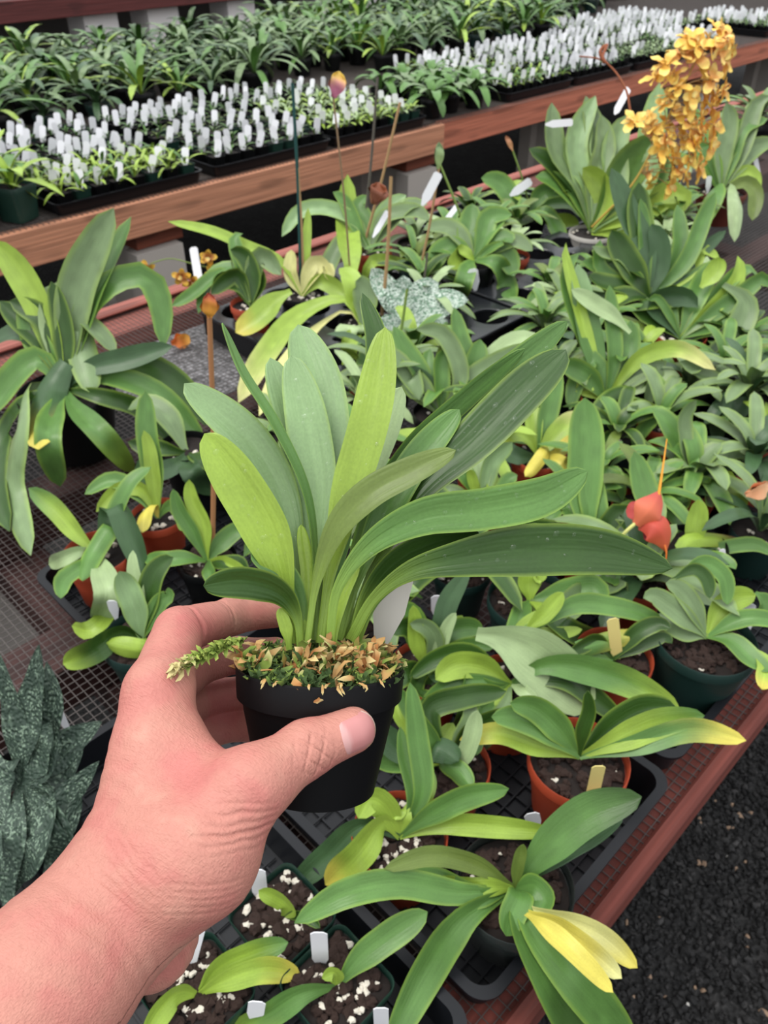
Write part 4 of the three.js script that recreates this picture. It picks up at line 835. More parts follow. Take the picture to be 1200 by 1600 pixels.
const nearBench = thing('plant_bench', 'near plant bench with red-brown wooden rails and a wire mesh top full of potted orchids', 'bench');
{
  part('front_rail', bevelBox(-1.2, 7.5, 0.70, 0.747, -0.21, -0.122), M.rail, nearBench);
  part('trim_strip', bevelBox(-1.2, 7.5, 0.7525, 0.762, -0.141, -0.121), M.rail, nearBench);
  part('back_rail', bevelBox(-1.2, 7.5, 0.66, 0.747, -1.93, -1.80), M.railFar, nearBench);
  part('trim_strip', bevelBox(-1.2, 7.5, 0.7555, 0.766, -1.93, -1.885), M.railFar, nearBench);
  for (const z of [-0.55, -0.93, -1.32]) part('joist', bevelBox(-1.2, 7.5, 0.655, 0.744, z - 0.045, z + 0.045), M.dark, nearBench);
  for (let x = -0.9; x < 7; x += 1.22) part('cross_bearer', bevelBox(x - 0.045, x + 0.045, 0.565, 0.655, -1.92, -0.15, 0.004, 'z'), M.dark, nearBench);
  part('wire_mesh', wireMesh(-1.2, 7.5, -1.925, -0.128, 0.749, 0.0127, 0.00048), M.wire, nearBench, 'stuff');
  for (const x of [0.32, 2.76, 5.2]) for (const z of [-0.4, -1.65]) part('block_leg', box(x - 0.1, x + 0.1, 0, 0.565, z - 0.1, z + 0.1), M.block, nearBench);
}
const farBench = thing('plant_bench', 'long far plant bench with an orange-brown board front resting on concrete blocks', 'bench');
{
  part('front_board', bevelBox(-1.5, 3.08, 0.628, 0.75, -2.72, -2.68), M.fascia, farBench, null, 'sawn orange-brown board');
  part('front_board', bevelBox(3.082, 10, 0.628, 0.75, -2.745, -2.705), M.fasciaRed, farBench, null, 'redder painted board');
  part('back_board', bevelBox(-1.5, 10, 0.628, 0.75, -5.24, -5.2), M.fascia, farBench);
  for (const z of [-3.3, -3.9, -4.6]) part('joist', bevelBox(-1.5, 10, 0.65, 0.745, z - 0.03, z + 0.03), M.dark, farBench);
  part('deck_mesh', wireMesh(-1.5, 10, -5.2, -2.685, 0.751, 0.02, 0.0009), M.wire, farBench, 'stuff');
  part('deck_board', box(-1.5, 10, 0.738, 0.748, -5.19, -2.75), std('#5e5650', 0.9), farBench);
  for (const x of [-0.4, 1.515, 2.96, 4.35, 5.8, 7.3]) for (const z of [-2.9, -4.9]) {
    part('wood_pad', bevelBox(x - 0.07, x + 0.13, 0.56, 0.628, z - 0.12, z + 0.16), M.post, farBench);
    for (const y of [0.28, 0]) part('block_leg', blockGeo(x, z, y, y + 0.278), M.block, farBench);
  }
}
const thirdBench = thing('plant_bench', 'third bench with a dark red front board in the top left corner', 'bench');
{
  part('front_board', bevelBox(0.5, 12, 0.75, 0.9, -7.34, -7.3), wood('#6e3533'), thirdBench);
  part('deck_board', box(0.5, 12, 0.86, 0.88, -9.2, -7.34), M.dark, thirdBench);
  for (let x = 1.2, i = 0; x < 11; x += 0.62 + (i++ % 3) * 0.25) part('block_leg', box(x, x + 0.32, 0, 0.75, -7.7, -7.4), std('#e6e2e0', 0.9), thirdBench);
  part('back_sheet', box(0.5, 12, 0, 0.86, -9.25, -9.2), std('#8d8a88', 0.8), thirdBench);
}
// grey slab added to stand for the bright lit floor below the mesh
{
  const g = box(0.70, 1.11, 0.715, 0.735, -1.72, -1.38), p = g.attributes.position, uv = new Float32Array(p.count * 2); for (let i = 0; i < p.count; i++) { uv[i * 2] = p.getX(i) * 2; uv[i * 2 + 1] = p.getZ(i) * 2; } g.setAttribute('uv', new THREE.BufferAttribute(uv, 2));
  const t = texOf(512, (u, v) => { const a = tnoise(u, v, 110, 110, 51), b = tnoise(u, v, 50, 50, 52), q = 0.44 + 0.34 * (a - 0.5) + 0.2 * (b - 0.5); return [q, q * 0.99, q * 1.0]; }, true);
  solo('floor_stand_in_slab', 'added grey gritty slab standing in for the lit gravel floor under the wire mesh beside the large left orchid', 'slab', g, new THREE.MeshStandardMaterial({ map: t, roughness: 0.95 }));
}

// ---------------------------------------------------------------- trays on the near bench
function trayGeo(w, d, h, lip = 0.009, t = 0.002) {
  const R = (a, b, y, r) => [w / 2 + a, d / 2 + a, r, y];
  return loft([R(-0.014, 0, 0, 0.02), R(-lip, 0, h - 0.004, 0.022), R(0, 0, h - 0.004, 0.026), R(0, 0, h, 0.026), R(-lip - t, 0, h, 0.02), R(-0.014 - t, 0, 0.003, 0.018)], 40, true, true);
}
function nearTray(x0, x1, z0, z1, h, label, mat = M.trayGrey, grid = true) {
  const t = thing('black_tray', label, 'tray', [(x0 + x1) / 2, BENCH + 0.0025, (z0 + z1) / 2]);
  part('tray_shell', trayGeo(x1 - x0, z1 - z0, h), mat, t);
  if (grid) part('bottom_grid', wireMesh(-(x1 - x0) / 2 + 0.02, (x1 - x0) / 2 - 0.02, -(z1 - z0) / 2 + 0.02, (z1 - z0) / 2 - 0.02, 0.006, 0.021, 0.0011), M.trayGrey, t, 'stuff');
  return t;
}
nearTray(0.285, 0.64, -0.705, -0.149, 0.055, 'grey-rimmed black plastic tray along the bench rail under the fanned orchid');
nearTray(0.66, 1.22, -0.47, -0.16, 0.05, 'grey-rimmed black plastic tray along the bench rail under the dark green pot');
nearTray(-0.01, 0.275, -0.705, -0.149, 0.05, 'black grid-bottomed tray at the bottom edge beneath the seedling pots');
nearTray(0.266, 0.62, -1.04, -0.745, 0.05, 'black tray with a raised corner under the pale orchid at the left');
nearTray(1.24, 1.8, -0.8, -0.3, 0.045, 'black tray under the red pots at the right edge');
nearTray(1.86, 2.42, -1.76, -1.36, 0.05, 'black tray behind the white bowl');
function holedTray(x0, x1, z0, z1, label) {
  const t = thing('holed_tray', label, 'tray', [x0, BENCH + 0.0025, z0]), w = x1 - x0, d = z1 - z0, sh = new THREE.Shape([[0, 0], [w, 0], [w, d], [0, d]].map((p) => new THREE.Vector2(...p)));
  const nx = Math.round(w / 0.125), nz = Math.round(d / 0.125); for (let i = 0; i < nx; i++) for (let k = 0; k < nz; k++) { const hole = new THREE.Path(); hole.absarc((i + 0.5) * w / nx, (k + 0.5) * d / nz, 0.046, 0, 6.2832, true); sh.holes.push(hole); }
  for (let i = 1; i < nx; i++) for (let k = 1; k < nz; k++) { const hole = new THREE.Path(); hole.absarc(i * w / nx, k * d / nz, 0.014, 0, 6.2832, true); sh.holes.push(hole); }
  const g = new THREE.ExtrudeGeometry(sh, { depth: 0.006, bevelEnabled: true, bevelSize: 0.002, bevelThickness: 0.002, bevelSegments: 1, curveSegments: 10 }); g.rotateX(Math.PI / 2); g.translate(0, 0.058, 0);
  part('deck', g, new THREE.MeshPhysicalMaterial({ color: '#26282b', roughness: 0.22 }), t);
  part('skirt', mergeGeometries([box(0, w, 0, 0.054, 0, 0.003), box(0, w, 0, 0.054, d - 0.003, d), box(0, 0.003, 0, 0.054, 0.003, d - 0.003), box(w - 0.003, w, 0, 0.054, 0.003, d - 0.003)]), M.tray, t);
  for (let i = 0; i < nx; i++) for (let k = 0; k < nz; k++) { const c = new THREE.CylinderGeometry(0.046, 0.036, 0.05, 18, 1, true); c.translate((i + 0.5) * w / nx, 0.027, (k + 0.5) * d / nz); part('cup', c, M.tray, t); }
}
holedTray(1.0, 1.55, -1.63, -1.06, 'glossy black tray with round pot holes behind the held plant');
holedTray(1.57, 2.1, -1.35, -0.95, 'glossy black holed tray under the bright rosette orchid');

// ---------------------------------------------------------------- orchids on the near bench
const FLOWERS = [];
function buildPlant(p, i) {
  const root = thing('potted_orchid', p.label, 'orchid', [p.at[0], p.at[1] + 0.006, p.at[2]]), dist = Math.hypot(p.at[0], 0.9, p.at[2]), near = dist < 1.35;
  addPot(root, p.pot, p.perlite, i * 31 + 3, near);
  p.leaves.forEach(([code, w, ...pts], k) => {
    const o = codeOpts(code, i * 97 + k), v = pts.map((q) => V(q[0] / 1000, q[1] / 1000 - 0.006, q[2] / 1000));
    if (near) { o.seg = 20; o.across = 8; } if (code[0] === 'm') Object.assign(o, { cup: 0.12, wave: 0.03, neck: 0.25, from: 0.35, pow: 1.7, blunt: 0.8 }); if (code[0] === 'v') Object.assign(o, { cup: 0.2, wave: 0.04, from: 0.4, pow: 1.8 });
    const rr = rngOf(i * 131 + k * 7 + 5); o.normal = V(-0.42 + (rr() - 0.5) * 0.7, 0.8, 0.42 + (rr() - 0.5) * 0.7); o.cup = o.cup ?? 0.3 + 0.12 * rr();
    part('leaf', leafGeo(v, w / 1000, o), matFor(code), root);
  });
  const m = p.opt.match(/^R (\d+) (\d+) ([\d.]+) (\w) (\w)/);
  if (m) for (const [code, w, pts, normal] of rosette(+m[1], m[2] / 100, m[3] / 100, [m[4], m[4], m[5]], i * 53 + 1, p.pot[2] / 100 + 0.01)) part('leaf', leafGeo(pts, w, { ...codeOpts(code, i * 7 + pts[2].x * 999 | 0), normal, seg: 10, across: 4 }), leafMat, root);
  return root;
}
const plants = PLANTS.map(buildPlant);
const plantBy = (text) => plants.find((p) => p.userData.label.includes(text));

// ---------------------------------------------------------------- flowers
function petal(pts, w, a, b, seed, more = {}) { return leafGeo(pts, w, { base: a, tip: b, seed, seg: 8, across: 4, cup: 0.2, thick: 0.0008, neck: 0.3, from: 0.45, wave: 0.06, turn: 0.25, ...more }); }
const YEL = C('#f0c648'), ORA = C('#dd9a3c'), RED = C('#a8332c'), SCAR = C('#c2553a'), DUN = C('#a4602a'), PALE = C('#eddc8c');
function sprayFlower(seed, size, a = YEL, b = ORA) {      // five wavy petals and a lip, facing +y
  const r = rngOf(seed), list = [];
  for (let i = 0; i < 5; i++) { const t = i * 1.2566 + (r() - 0.5) * 0.4, L = size * (0.85 + 0.3 * r()), c = Math.cos(t), s = Math.sin(t), u = r() * 0.5; list.push(petal([V(0, 0, 0), V(c * L * 0.5, L * 0.22 * (u + 0.3), s * L * 0.5), V(c * L, L * (u - 0.15), s * L)], size * 0.62, b, a, seed * 9 + i)); }
  list.push(petal([V(0, 0.001, 0), V(size * 0.1, size * 0.4, 0), V(size * 0.35, size * 0.5, 0)], size * 0.5, PALE, ORA, seed * 9 + 7));
  return mergeGeometries(list);
}
{
  const root = plantBy('tall spray'), o = root.position, L = (x, y, z) => V(x - o.x, y - o.y, z - o.z);
  const axis = [L(2.1260, 0.8400, -1.2573), L(2.1452, 0.9830, -1.1603), L(2.1877, 1.1219, -1.1282), L(2.2199, 1.2286, -1.1068), L(2.2817, 1.3400, -1.0968)], curve = new THREE.CatmullRomCurve3(axis);
  const spike = part('flower_spike', tube(axis, 0.0035, 30, 7, 0.5), std('#c7a24a', 0.6), root), r = rngOf(5), kinds = [0, 1, 2, 3].map((k) => sprayFlower(k + 3, 0.037, k % 2 ? C('#efd062') : C('#f3da7a'), k > 1 ? C('#d99a50') : C('#e2b04c')));
  const spotsAt = [[2.1993, 1.2426, -1.1356], [2.2322, 1.3159, -1.0998], [2.2589, 1.3041, -1.0491], [2.2864, 1.2228, -1.0860], [2.2108, 1.2036, -1.0773], [2.2144, 1.1594, -1.1144], [2.2226, 1.1304, -1.1406], [2.2404, 1.1190, -1.0436], [2.2344, 1.0962, -1.0909], [2.1814, 1.1189, -1.1528], [2.1727, 1.0963, -1.1040], [2.2326, 1.1380, -1.0815], [2.3007, 1.1947, -1.0530], [2.2125, 1.0340, -1.0922], [2.1793, 1.0050, -1.1453], [2.2281, 1.1023, -1.0607], [2.1707, 1.2743, -1.1455], [2.2241, 1.3285, -1.1253], [2.2561, 1.3088, -1.0752], [2.2922, 1.3278, -1.0638], [2.2620, 1.2553, -1.0908], [2.1887, 1.2251, -1.1071], [2.2418, 1.2405, -1.0495], [2.3143, 1.2751, -1.0604], [2.1743, 1.1779, -1.1338], [2.2215, 1.1706, -1.0838], [2.3118, 1.1679, -1.0662], [2.2977, 1.2128, -1.0348], [2.1815, 1.1391, -1.1770], [2.2042, 1.1131, -1.1164], [2.2621, 1.1187, -1.0737], [2.2678, 1.1334, -1.0250], [2.3086, 1.3062, -1.0485], [2.1945, 1.2379, -1.1785], [2.2160, 1.2929, -1.1299], [2.2806, 1.2018, -1.0774], [2.2238, 1.0628, -1.1056], [2.2301, 1.0802, -1.0467], [2.1910, 1.0932, -1.1525], [2.2925, 1.0800, -1.0326], [2.1870, 1.2000, -1.1276], [2.2181, 1.0489, -1.0510], [2.2122, 1.0271, -1.1297], [2.2272, 1.0174, -1.0769], [2.1855, 0.9804, -1.1333], [2.2334, 0.9691, -1.0981], [2.2541, 0.9971, -1.0671], [2.2910, 1.0181, -1.0536], [2.1306, 1.1378, -1.1851], [2.2902, 1.3473, -1.0856], [2.2347, 1.2865, -1.1024], [2.2514, 1.1377, -1.1163], [2.2868, 1.1496, -1.0762], [2.1652, 1.0718, -1.1131]];
  spotsAt.forEach(([x, y, z], i) => {
    const p = L(x, y, z); let best = 0.4, bd = 9; for (let t = 0.3; t <= 1; t += 0.02) { const d = curve.getPoint(t).distanceTo(p); if (d < bd) { bd = d; best = t; } }
    const q = curve.getPoint(Math.max(0.3, best - 0.06)), f = part('flower', kinds[i % 4], petalMat, spike); f.position.copy(p); const out = p.clone().sub(q).normalize().add(V(-0.5, 0.35, 0.5)).normalize(); f.quaternion.setFromUnitVectors(V(0, 1, 0), out); f.rotateY(r() * 6); f.scale.setScalar(0.85 + 0.4 * r());
    part('flower_stalk', tube([q, q.clone().lerp(p, 0.6).add(V(0, 0.006, 0)), p], 0.0013, 6, 5), M.stakeTan, spike);
  });
}
{
  const root = plantBy('red triangular flower'), o = root.position, L = (x, y, z) => V(x - o.x, y - o.y, z - o.z);
  const bloom = part('flower', mergeGeometries([
    petal([L(0.8857, 0.9252, -0.3772), L(0.8966, 0.9483, -0.3704), L(0.9162, 0.9555, -0.3713), L(0.9327, 0.9627, -0.3755)], 0.044, C('#cf6a48'), C('#b4483f'), 3, { from: 0.42, neck: 0.3, full: 0.45, pow: 1.3, blunt: 0.9, cup: -0.35, seg: 18, across: 10, wave: 0.01 }),
    petal([L(0.8943, 0.9234, -0.3757), L(0.8951, 0.9300, -0.3552), L(0.8993, 0.9174, -0.3405), L(0.8993, 0.8950, -0.3301)], 0.046, C('#b2402f'), C('#c25a35'), 4, { from: 0.4, neck: 0.4, full: 0.4, pow: 1.4, blunt: 0.85, cup: -0.4, seg: 18, across: 10, wave: 0.01 }),
    petal([L(0.8938, 0.9275, -0.3753), L(0.8986, 0.9346, -0.3891), L(0.9152, 0.9433, -0.3948)], 0.024, RED, C('#8e241f'), 5, { cup: -0.5 }),
    petal([L(0.8994, 0.9203, -0.3760), L(0.9045, 0.9100, -0.3560), L(0.9116, 0.9000, -0.3413)], 0.034, C('#8e2430'), RED, 6, { from: 0.3, cup: 0.3 })]), petalMat, root);
  part('petal_tail', tube([L(0.9262, 0.9574, -0.3725), L(0.9461, 0.9862, -0.3846), L(0.9701, 1.0213, -0.3996)], 0.0022, 14, 7, 0.35), std('#e39a2b', 0.55), bloom);
  part('petal_tail', tube([L(0.8982, 0.9069, -0.3353), L(0.8954, 0.8983, -0.3286), L(0.8895, 0.8785, -0.3216)], 0.0018, 8, 7, 0.4), std('#d8702c', 0.55), bloom);
  part('flower_stalk', tube([L(0.8955, 0.9323, -0.3753), L(0.8847, 0.9239, -0.3804), L(0.8754, 0.9087, -0.3872), L(0.8839, 0.8622, -0.3990), V(0.01, 0.1, 0.01)], 0.0028, 20, 7, 0.6), std('#cfcf7a', 0.55), root);
}
{
  const root = plantBy('yellow brown flowers'), o = root.position, L = (x, y, z) => V(x - o.x, y - o.y, z - o.z), s = part('flower_spike', tube([V(0, 0.09, 0), L(1.1184, 0.8594, -1.7080), L(1.0652, 0.8836, -1.7521), L(1.0258, 0.8975, -1.7891), L(0.9811, 0.8911, -1.8087)], 0.0028, 24, 6, 0.5), M.stem, root);
  for (const [x, y, z, k] of [[0.9662, 0.8785, -1.8096, 1], [1.0220, 0.8646, -1.7384, 2], [1.0913, 0.9037, -1.7125, 3], [1.0907, 0.8709, -1.6945, 4], [1.0403, 0.8519, -1.7239, 5]]) { const f = part('flower', sprayFlower(k + 40, 0.026, YEL, DUN), petalMat, s); f.position.copy(L(x, y, z)); f.quaternion.setFromUnitVectors(V(0, 1, 0), V(-0.6, 0.3 - k * 0.1, 0.6).normalize()); f.rotateY(k); }
}
// ---------------------------------------------------------------- stakes, stems and tags
const [stakeA, stakeB] = [M.stakeGreen, M.stakeTan];
function stake(label, a, b, r, mat, name = 'plant_stake') { solo(name, label, 'stake', tube([a, a.clone().lerp(b, 0.5).add(V(0.002, 0, 0.003)), b], r, 10, 7, 0.85), mat); }
stake('dark green stake rising through the pale orchid in front of the far bench', V(1.2200, 0.8300, -1.5158), V(1.2294, 1.3033, -1.5081), 0.0042, stakeA);
stake('short tan stake tied beside the dark green stake', V(1.2245, 0.8300, -1.5113), V(1.2283, 1.1660, -1.5082), 0.0035, stakeB);
stake('dark slim stake leaning behind the tall lime leaf', V(1.5542, 0.8400, -1.6411), V(1.5866, 1.2596, -1.6092), 0.0038, M.stakeGrey);
stake('long tan stake leaning right over the red pot of the staked orchid', V(1.5129, 0.8400, -1.5980), V(1.5822, 1.2136, -1.5262), 0.004, stakeB);
stake('tan stake standing in front of the red pot of the staked orchid', V(1.2526, 0.8300, -1.2612), V(1.2673, 1.1546, -1.2463), 0.0042, stakeB);
stake('thin tan stake beside the tilted white tag', V(1.4809, 0.8300, -1.3591), V(1.5101, 1.1114, -1.3258), 0.0034, stakeB);
stake('bare wooden stick with a withered red flower at its top', V(0.4798, 0.8300, -0.8555), V(0.5190, 1.2166, -0.8310), 0.004, std('#a8754c', 0.8));
stake('thin brown flower stem with a drooping pink and yellow flower', V(1.3591, 0.8300, -1.4809), V(1.3374, 1.2699, -1.5002), 0.0026, std('#8d7358', 0.7), 'flower_stem');
stake('green flower stem with a swollen brown bud leaning left', V(2.1389, 0.8400, -1.4939), V(2.0958, 1.0121, -1.5520), 0.0032, M.stem, 'flower_stem');
stake('green flower stem leaning left behind the rosette orchid', V(1.7077, 0.8600, -1.3741), V(1.6477, 1.0693, -1.4426), 0.0034, M.stem, 'flower_stem');
stake('short green stem with a dry tan end in front of the silver plant', V(1.0905, 0.8300, -1.0675), V(1.1106, 1.0115, -1.0462), 0.0034, M.stem, 'flower_stem');
stake('dark stake behind the silver plant', V(1.3652, 0.8300, -1.2508), V(1.3789, 0.9647, -1.2356), 0.003, M.stakeGrey);
function bud(name, label, a, b, w, c1, c2, seed) { solo(name, label, 'flower', mergeGeometries([0, 1, 2].map((k) => { const m = a.clone().lerp(b, 0.5).add(V(Math.cos(k * 2.1) * w * 0.35, 0, Math.sin(k * 2.1) * w * 0.35)); return petal([a, m, b], w, c1, c2, seed + k, { normal: V(Math.cos(k * 2.1), 0.3, Math.sin(k * 2.1)) }); })), petalMat); }
bud('withered_flower', 'withered dark red and orange flower on the wooden stick', V(0.5179, 1.2142, -0.8287), V(0.5208, 1.2456, -0.8284), 0.019, ORA, C('#8d2a18'), 60);
bud('drooping_flower', 'pink and yellow drooping flower in front of the seedling trays', V(1.3350, 1.2631, -1.4958), V(1.3595, 1.3108, -1.5009), 0.036, C('#b96a86'), C('#e0bf4e'), 70);
bud('dried_flower', 'curled dry brown flower beside the tall lime leaf', V(1.4652, 1.0001, -1.4997), V(1.4960, 1.0410, -1.5144), 0.05, C('#6d3a22'), C('#8a4d30'), 80);
bud('green_bud', 'pale green bud above the tilted white tag', V(1.5030, 1.1103, -1.3234), V(1.5128, 1.1666, -1.3313), 0.022, C('#8fa56a'), C('#7c9468'), 90);
bud('brown_bud', 'brown bud at the end of the leaning green stem', V(2.0918, 1.0066, -1.5458), V(2.0883, 1.0454, -1.5743), 0.016, C('#b07d52'), C('#8d5a3a'), 95);
bud('fallen_flower', 'orange fallen flower lying on the mesh above the added grey slab', V(0.9091, 0.7570, -1.6435), V(0.9526, 0.7640, -1.6292), 0.034, C('#c96a2a'), C('#e2a23e'), 99);
bud('fallen_leaf', 'pinkish withered leaf at the right edge under the narrow grey-green clump', V(1.1035, 0.8996, -0.3108), V(1.1459, 0.9069, -0.2946), 0.026, C('#d99a70'), C('#e0b08a'), 101);
solo('dried_flower', 'dry curled red-brown flower on a bent stem in front of the far bench board', 'flower', mergeGeometries([tube([V(2.2742, 1.1261, -1.2803), V(2.2930, 1.1763, -1.3172), V(2.3112, 1.2229, -1.3868), V(2.3055, 1.2400, -1.4294), V(2.2890, 1.2423, -1.4845)], 0.0035, 24, 6, 0.6), tube([V(2.3038, 1.2330, -1.4054), V(2.3092, 1.2591, -1.4290), V(2.3302, 1.2736, -1.4241), V(2.2849, 1.2452, -1.4020), V(2.2888, 1.2338, -1.3853)], 0.006, 20, 6, 0.5)]), M.brown);
function tag(label, a, b, w, mat = M.tag, facing) { solo('plant_tag', label, 'plant tag', tagGeo(a, b, w, 1, facing), mat); }
tag('white tag in the square pot of bark below the pot in the hand', V(0.2017, 0.8150, -0.3840), V(0.2034, 0.8687, -0.3831), 0.016);
tag('white tag behind the long bottom leaf beside a heap of perlite', V(0.2025, 0.8150, -0.2903), V(0.2036, 0.8792, -0.2895), 0.016);
tag('white tag close against the heel of the hand', V(0.1089, 0.8150, -0.3805), V(0.1263, 0.8747, -0.3746), 0.016);
tag('white tag cut off by the bottom edge under the wrist', V(0.1276, 0.8100, -0.2990), V(0.1328, 0.8425, -0.2967), 0.016);
tag('white tag at the bottom edge right of the longest seedling leaf', V(0.2084, 0.8000, -0.2118), V(0.2081, 0.8459, -0.2122), 0.014);
tag('small white tag left of the broad leaf of the yellowing orchid', V(0.4648, 0.8200, -0.2270), V(0.4616, 0.8446, -0.2334), 0.017);
tag('yellowed tag standing in the bark of the fanned orchid', V(0.5290, 0.8350, -0.1988), V(0.5284, 0.8973, -0.2003), 0.015, M.yellowTag);
tag('yellow tag in the red pot of the strap-leaved orchid', V(0.7279, 0.8400, -0.2918), V(0.7211, 0.9055, -0.3076), 0.0155, M.yellowTag);
tag('short white tag beside the right rim of the held pot', V(0.6258, 0.8300, -0.5180), V(0.6248, 0.8675, -0.5192), 0.019);
tag('narrow white tag in the black soil right of the drooping leaf', V(1.0085, 0.8300, -0.2787), V(1.0054, 0.8599, -0.2895), 0.009);
tag('white tag behind the spreading orchid in the green pot', V(0.8866, 0.8500, -0.1917), V(0.8848, 0.8919, -0.1995), 0.019);
tag('white tag with a dark mark in the black pot of the rosette orchid', V(1.5256, 0.8500, -1.2049), V(1.5198, 0.8939, -1.2122), 0.026);
tag('upright white tag among the yellow brown flowers', V(1.0554, 0.8499, -1.7155), V(1.0833, 0.9185, -1.7639), 0.021);
tag('small white tag behind the broad yellow leaf', V(1.0974, 0.8200, -1.5293), V(1.0992, 0.8593, -1.5280), 0.026);
tag('tilted white tag hanging on the thin tan stake', V(1.4666, 1.0430, -1.3301), V(1.4973, 1.1046, -1.3139), 0.022);
tag('narrow white tag slanting left of the rosette orchid', V(1.6326, 0.9174, -1.4202), V(1.7286, 0.9471, -1.4471), 0.014);
tag('white tag leaning on the green stem with the brown bud', V(2.0546, 0.9008, -1.5014), V(2.1012, 0.9342, -1.4739), 0.025);
tag('white tag hanging flat in front of the grey-green leaves left of the flower spray', V(2.1315, 1.0892, -1.4539), V(2.1826, 1.0936, -1.4078), 0.02);
tag('white tag behind the dry brown flower stem', V(2.2933, 1.1147, -1.3385), V(2.3998, 1.1587, -1.3708), 0.02);
tag('small white tag below the long dark right-hand leaves', V(0.8401, 0.8300, -0.6850), V(0.8365, 0.8602, -0.6895), 0.016);
tag('white tag beside the trunk of the red pot orchid at the left', V(0.3026, 0.8300, -0.8412), V(0.3029, 0.8576, -0.8411), 0.014);
tag('thin white tag lying against the mottled plant', V(0.1667, 0.7900, -0.7412), V(0.1646, 0.8528, -0.7417), 0.009);
tag('small white tag left of the lowest lime leaf of the held plant', V(0.5513, 0.8300, -0.8820), V(0.5501, 0.8539, -0.8827), 0.014);
tag('white tag in the dark red pot right of the flower spray', V(2.6096, 0.8700, -1.1490), V(2.6073, 0.9105, -1.1543), 0.017);
tag('white tag at the right edge near the dark red pot', V(2.8466, 0.8700, -1.0900), V(2.8362, 0.9312, -1.1164), 0.015);
tag('white tag lying flat among the leaves at the right edge', V(2.9010, 1.0013, -1.2342), V(2.9338, 0.9895, -1.1883), 0.022);
tag('white tag tied to the stake of the staked orchid', V(1.4679, 0.9227, -1.5009), V(1.5169, 0.9685, -1.5028), 0.014);

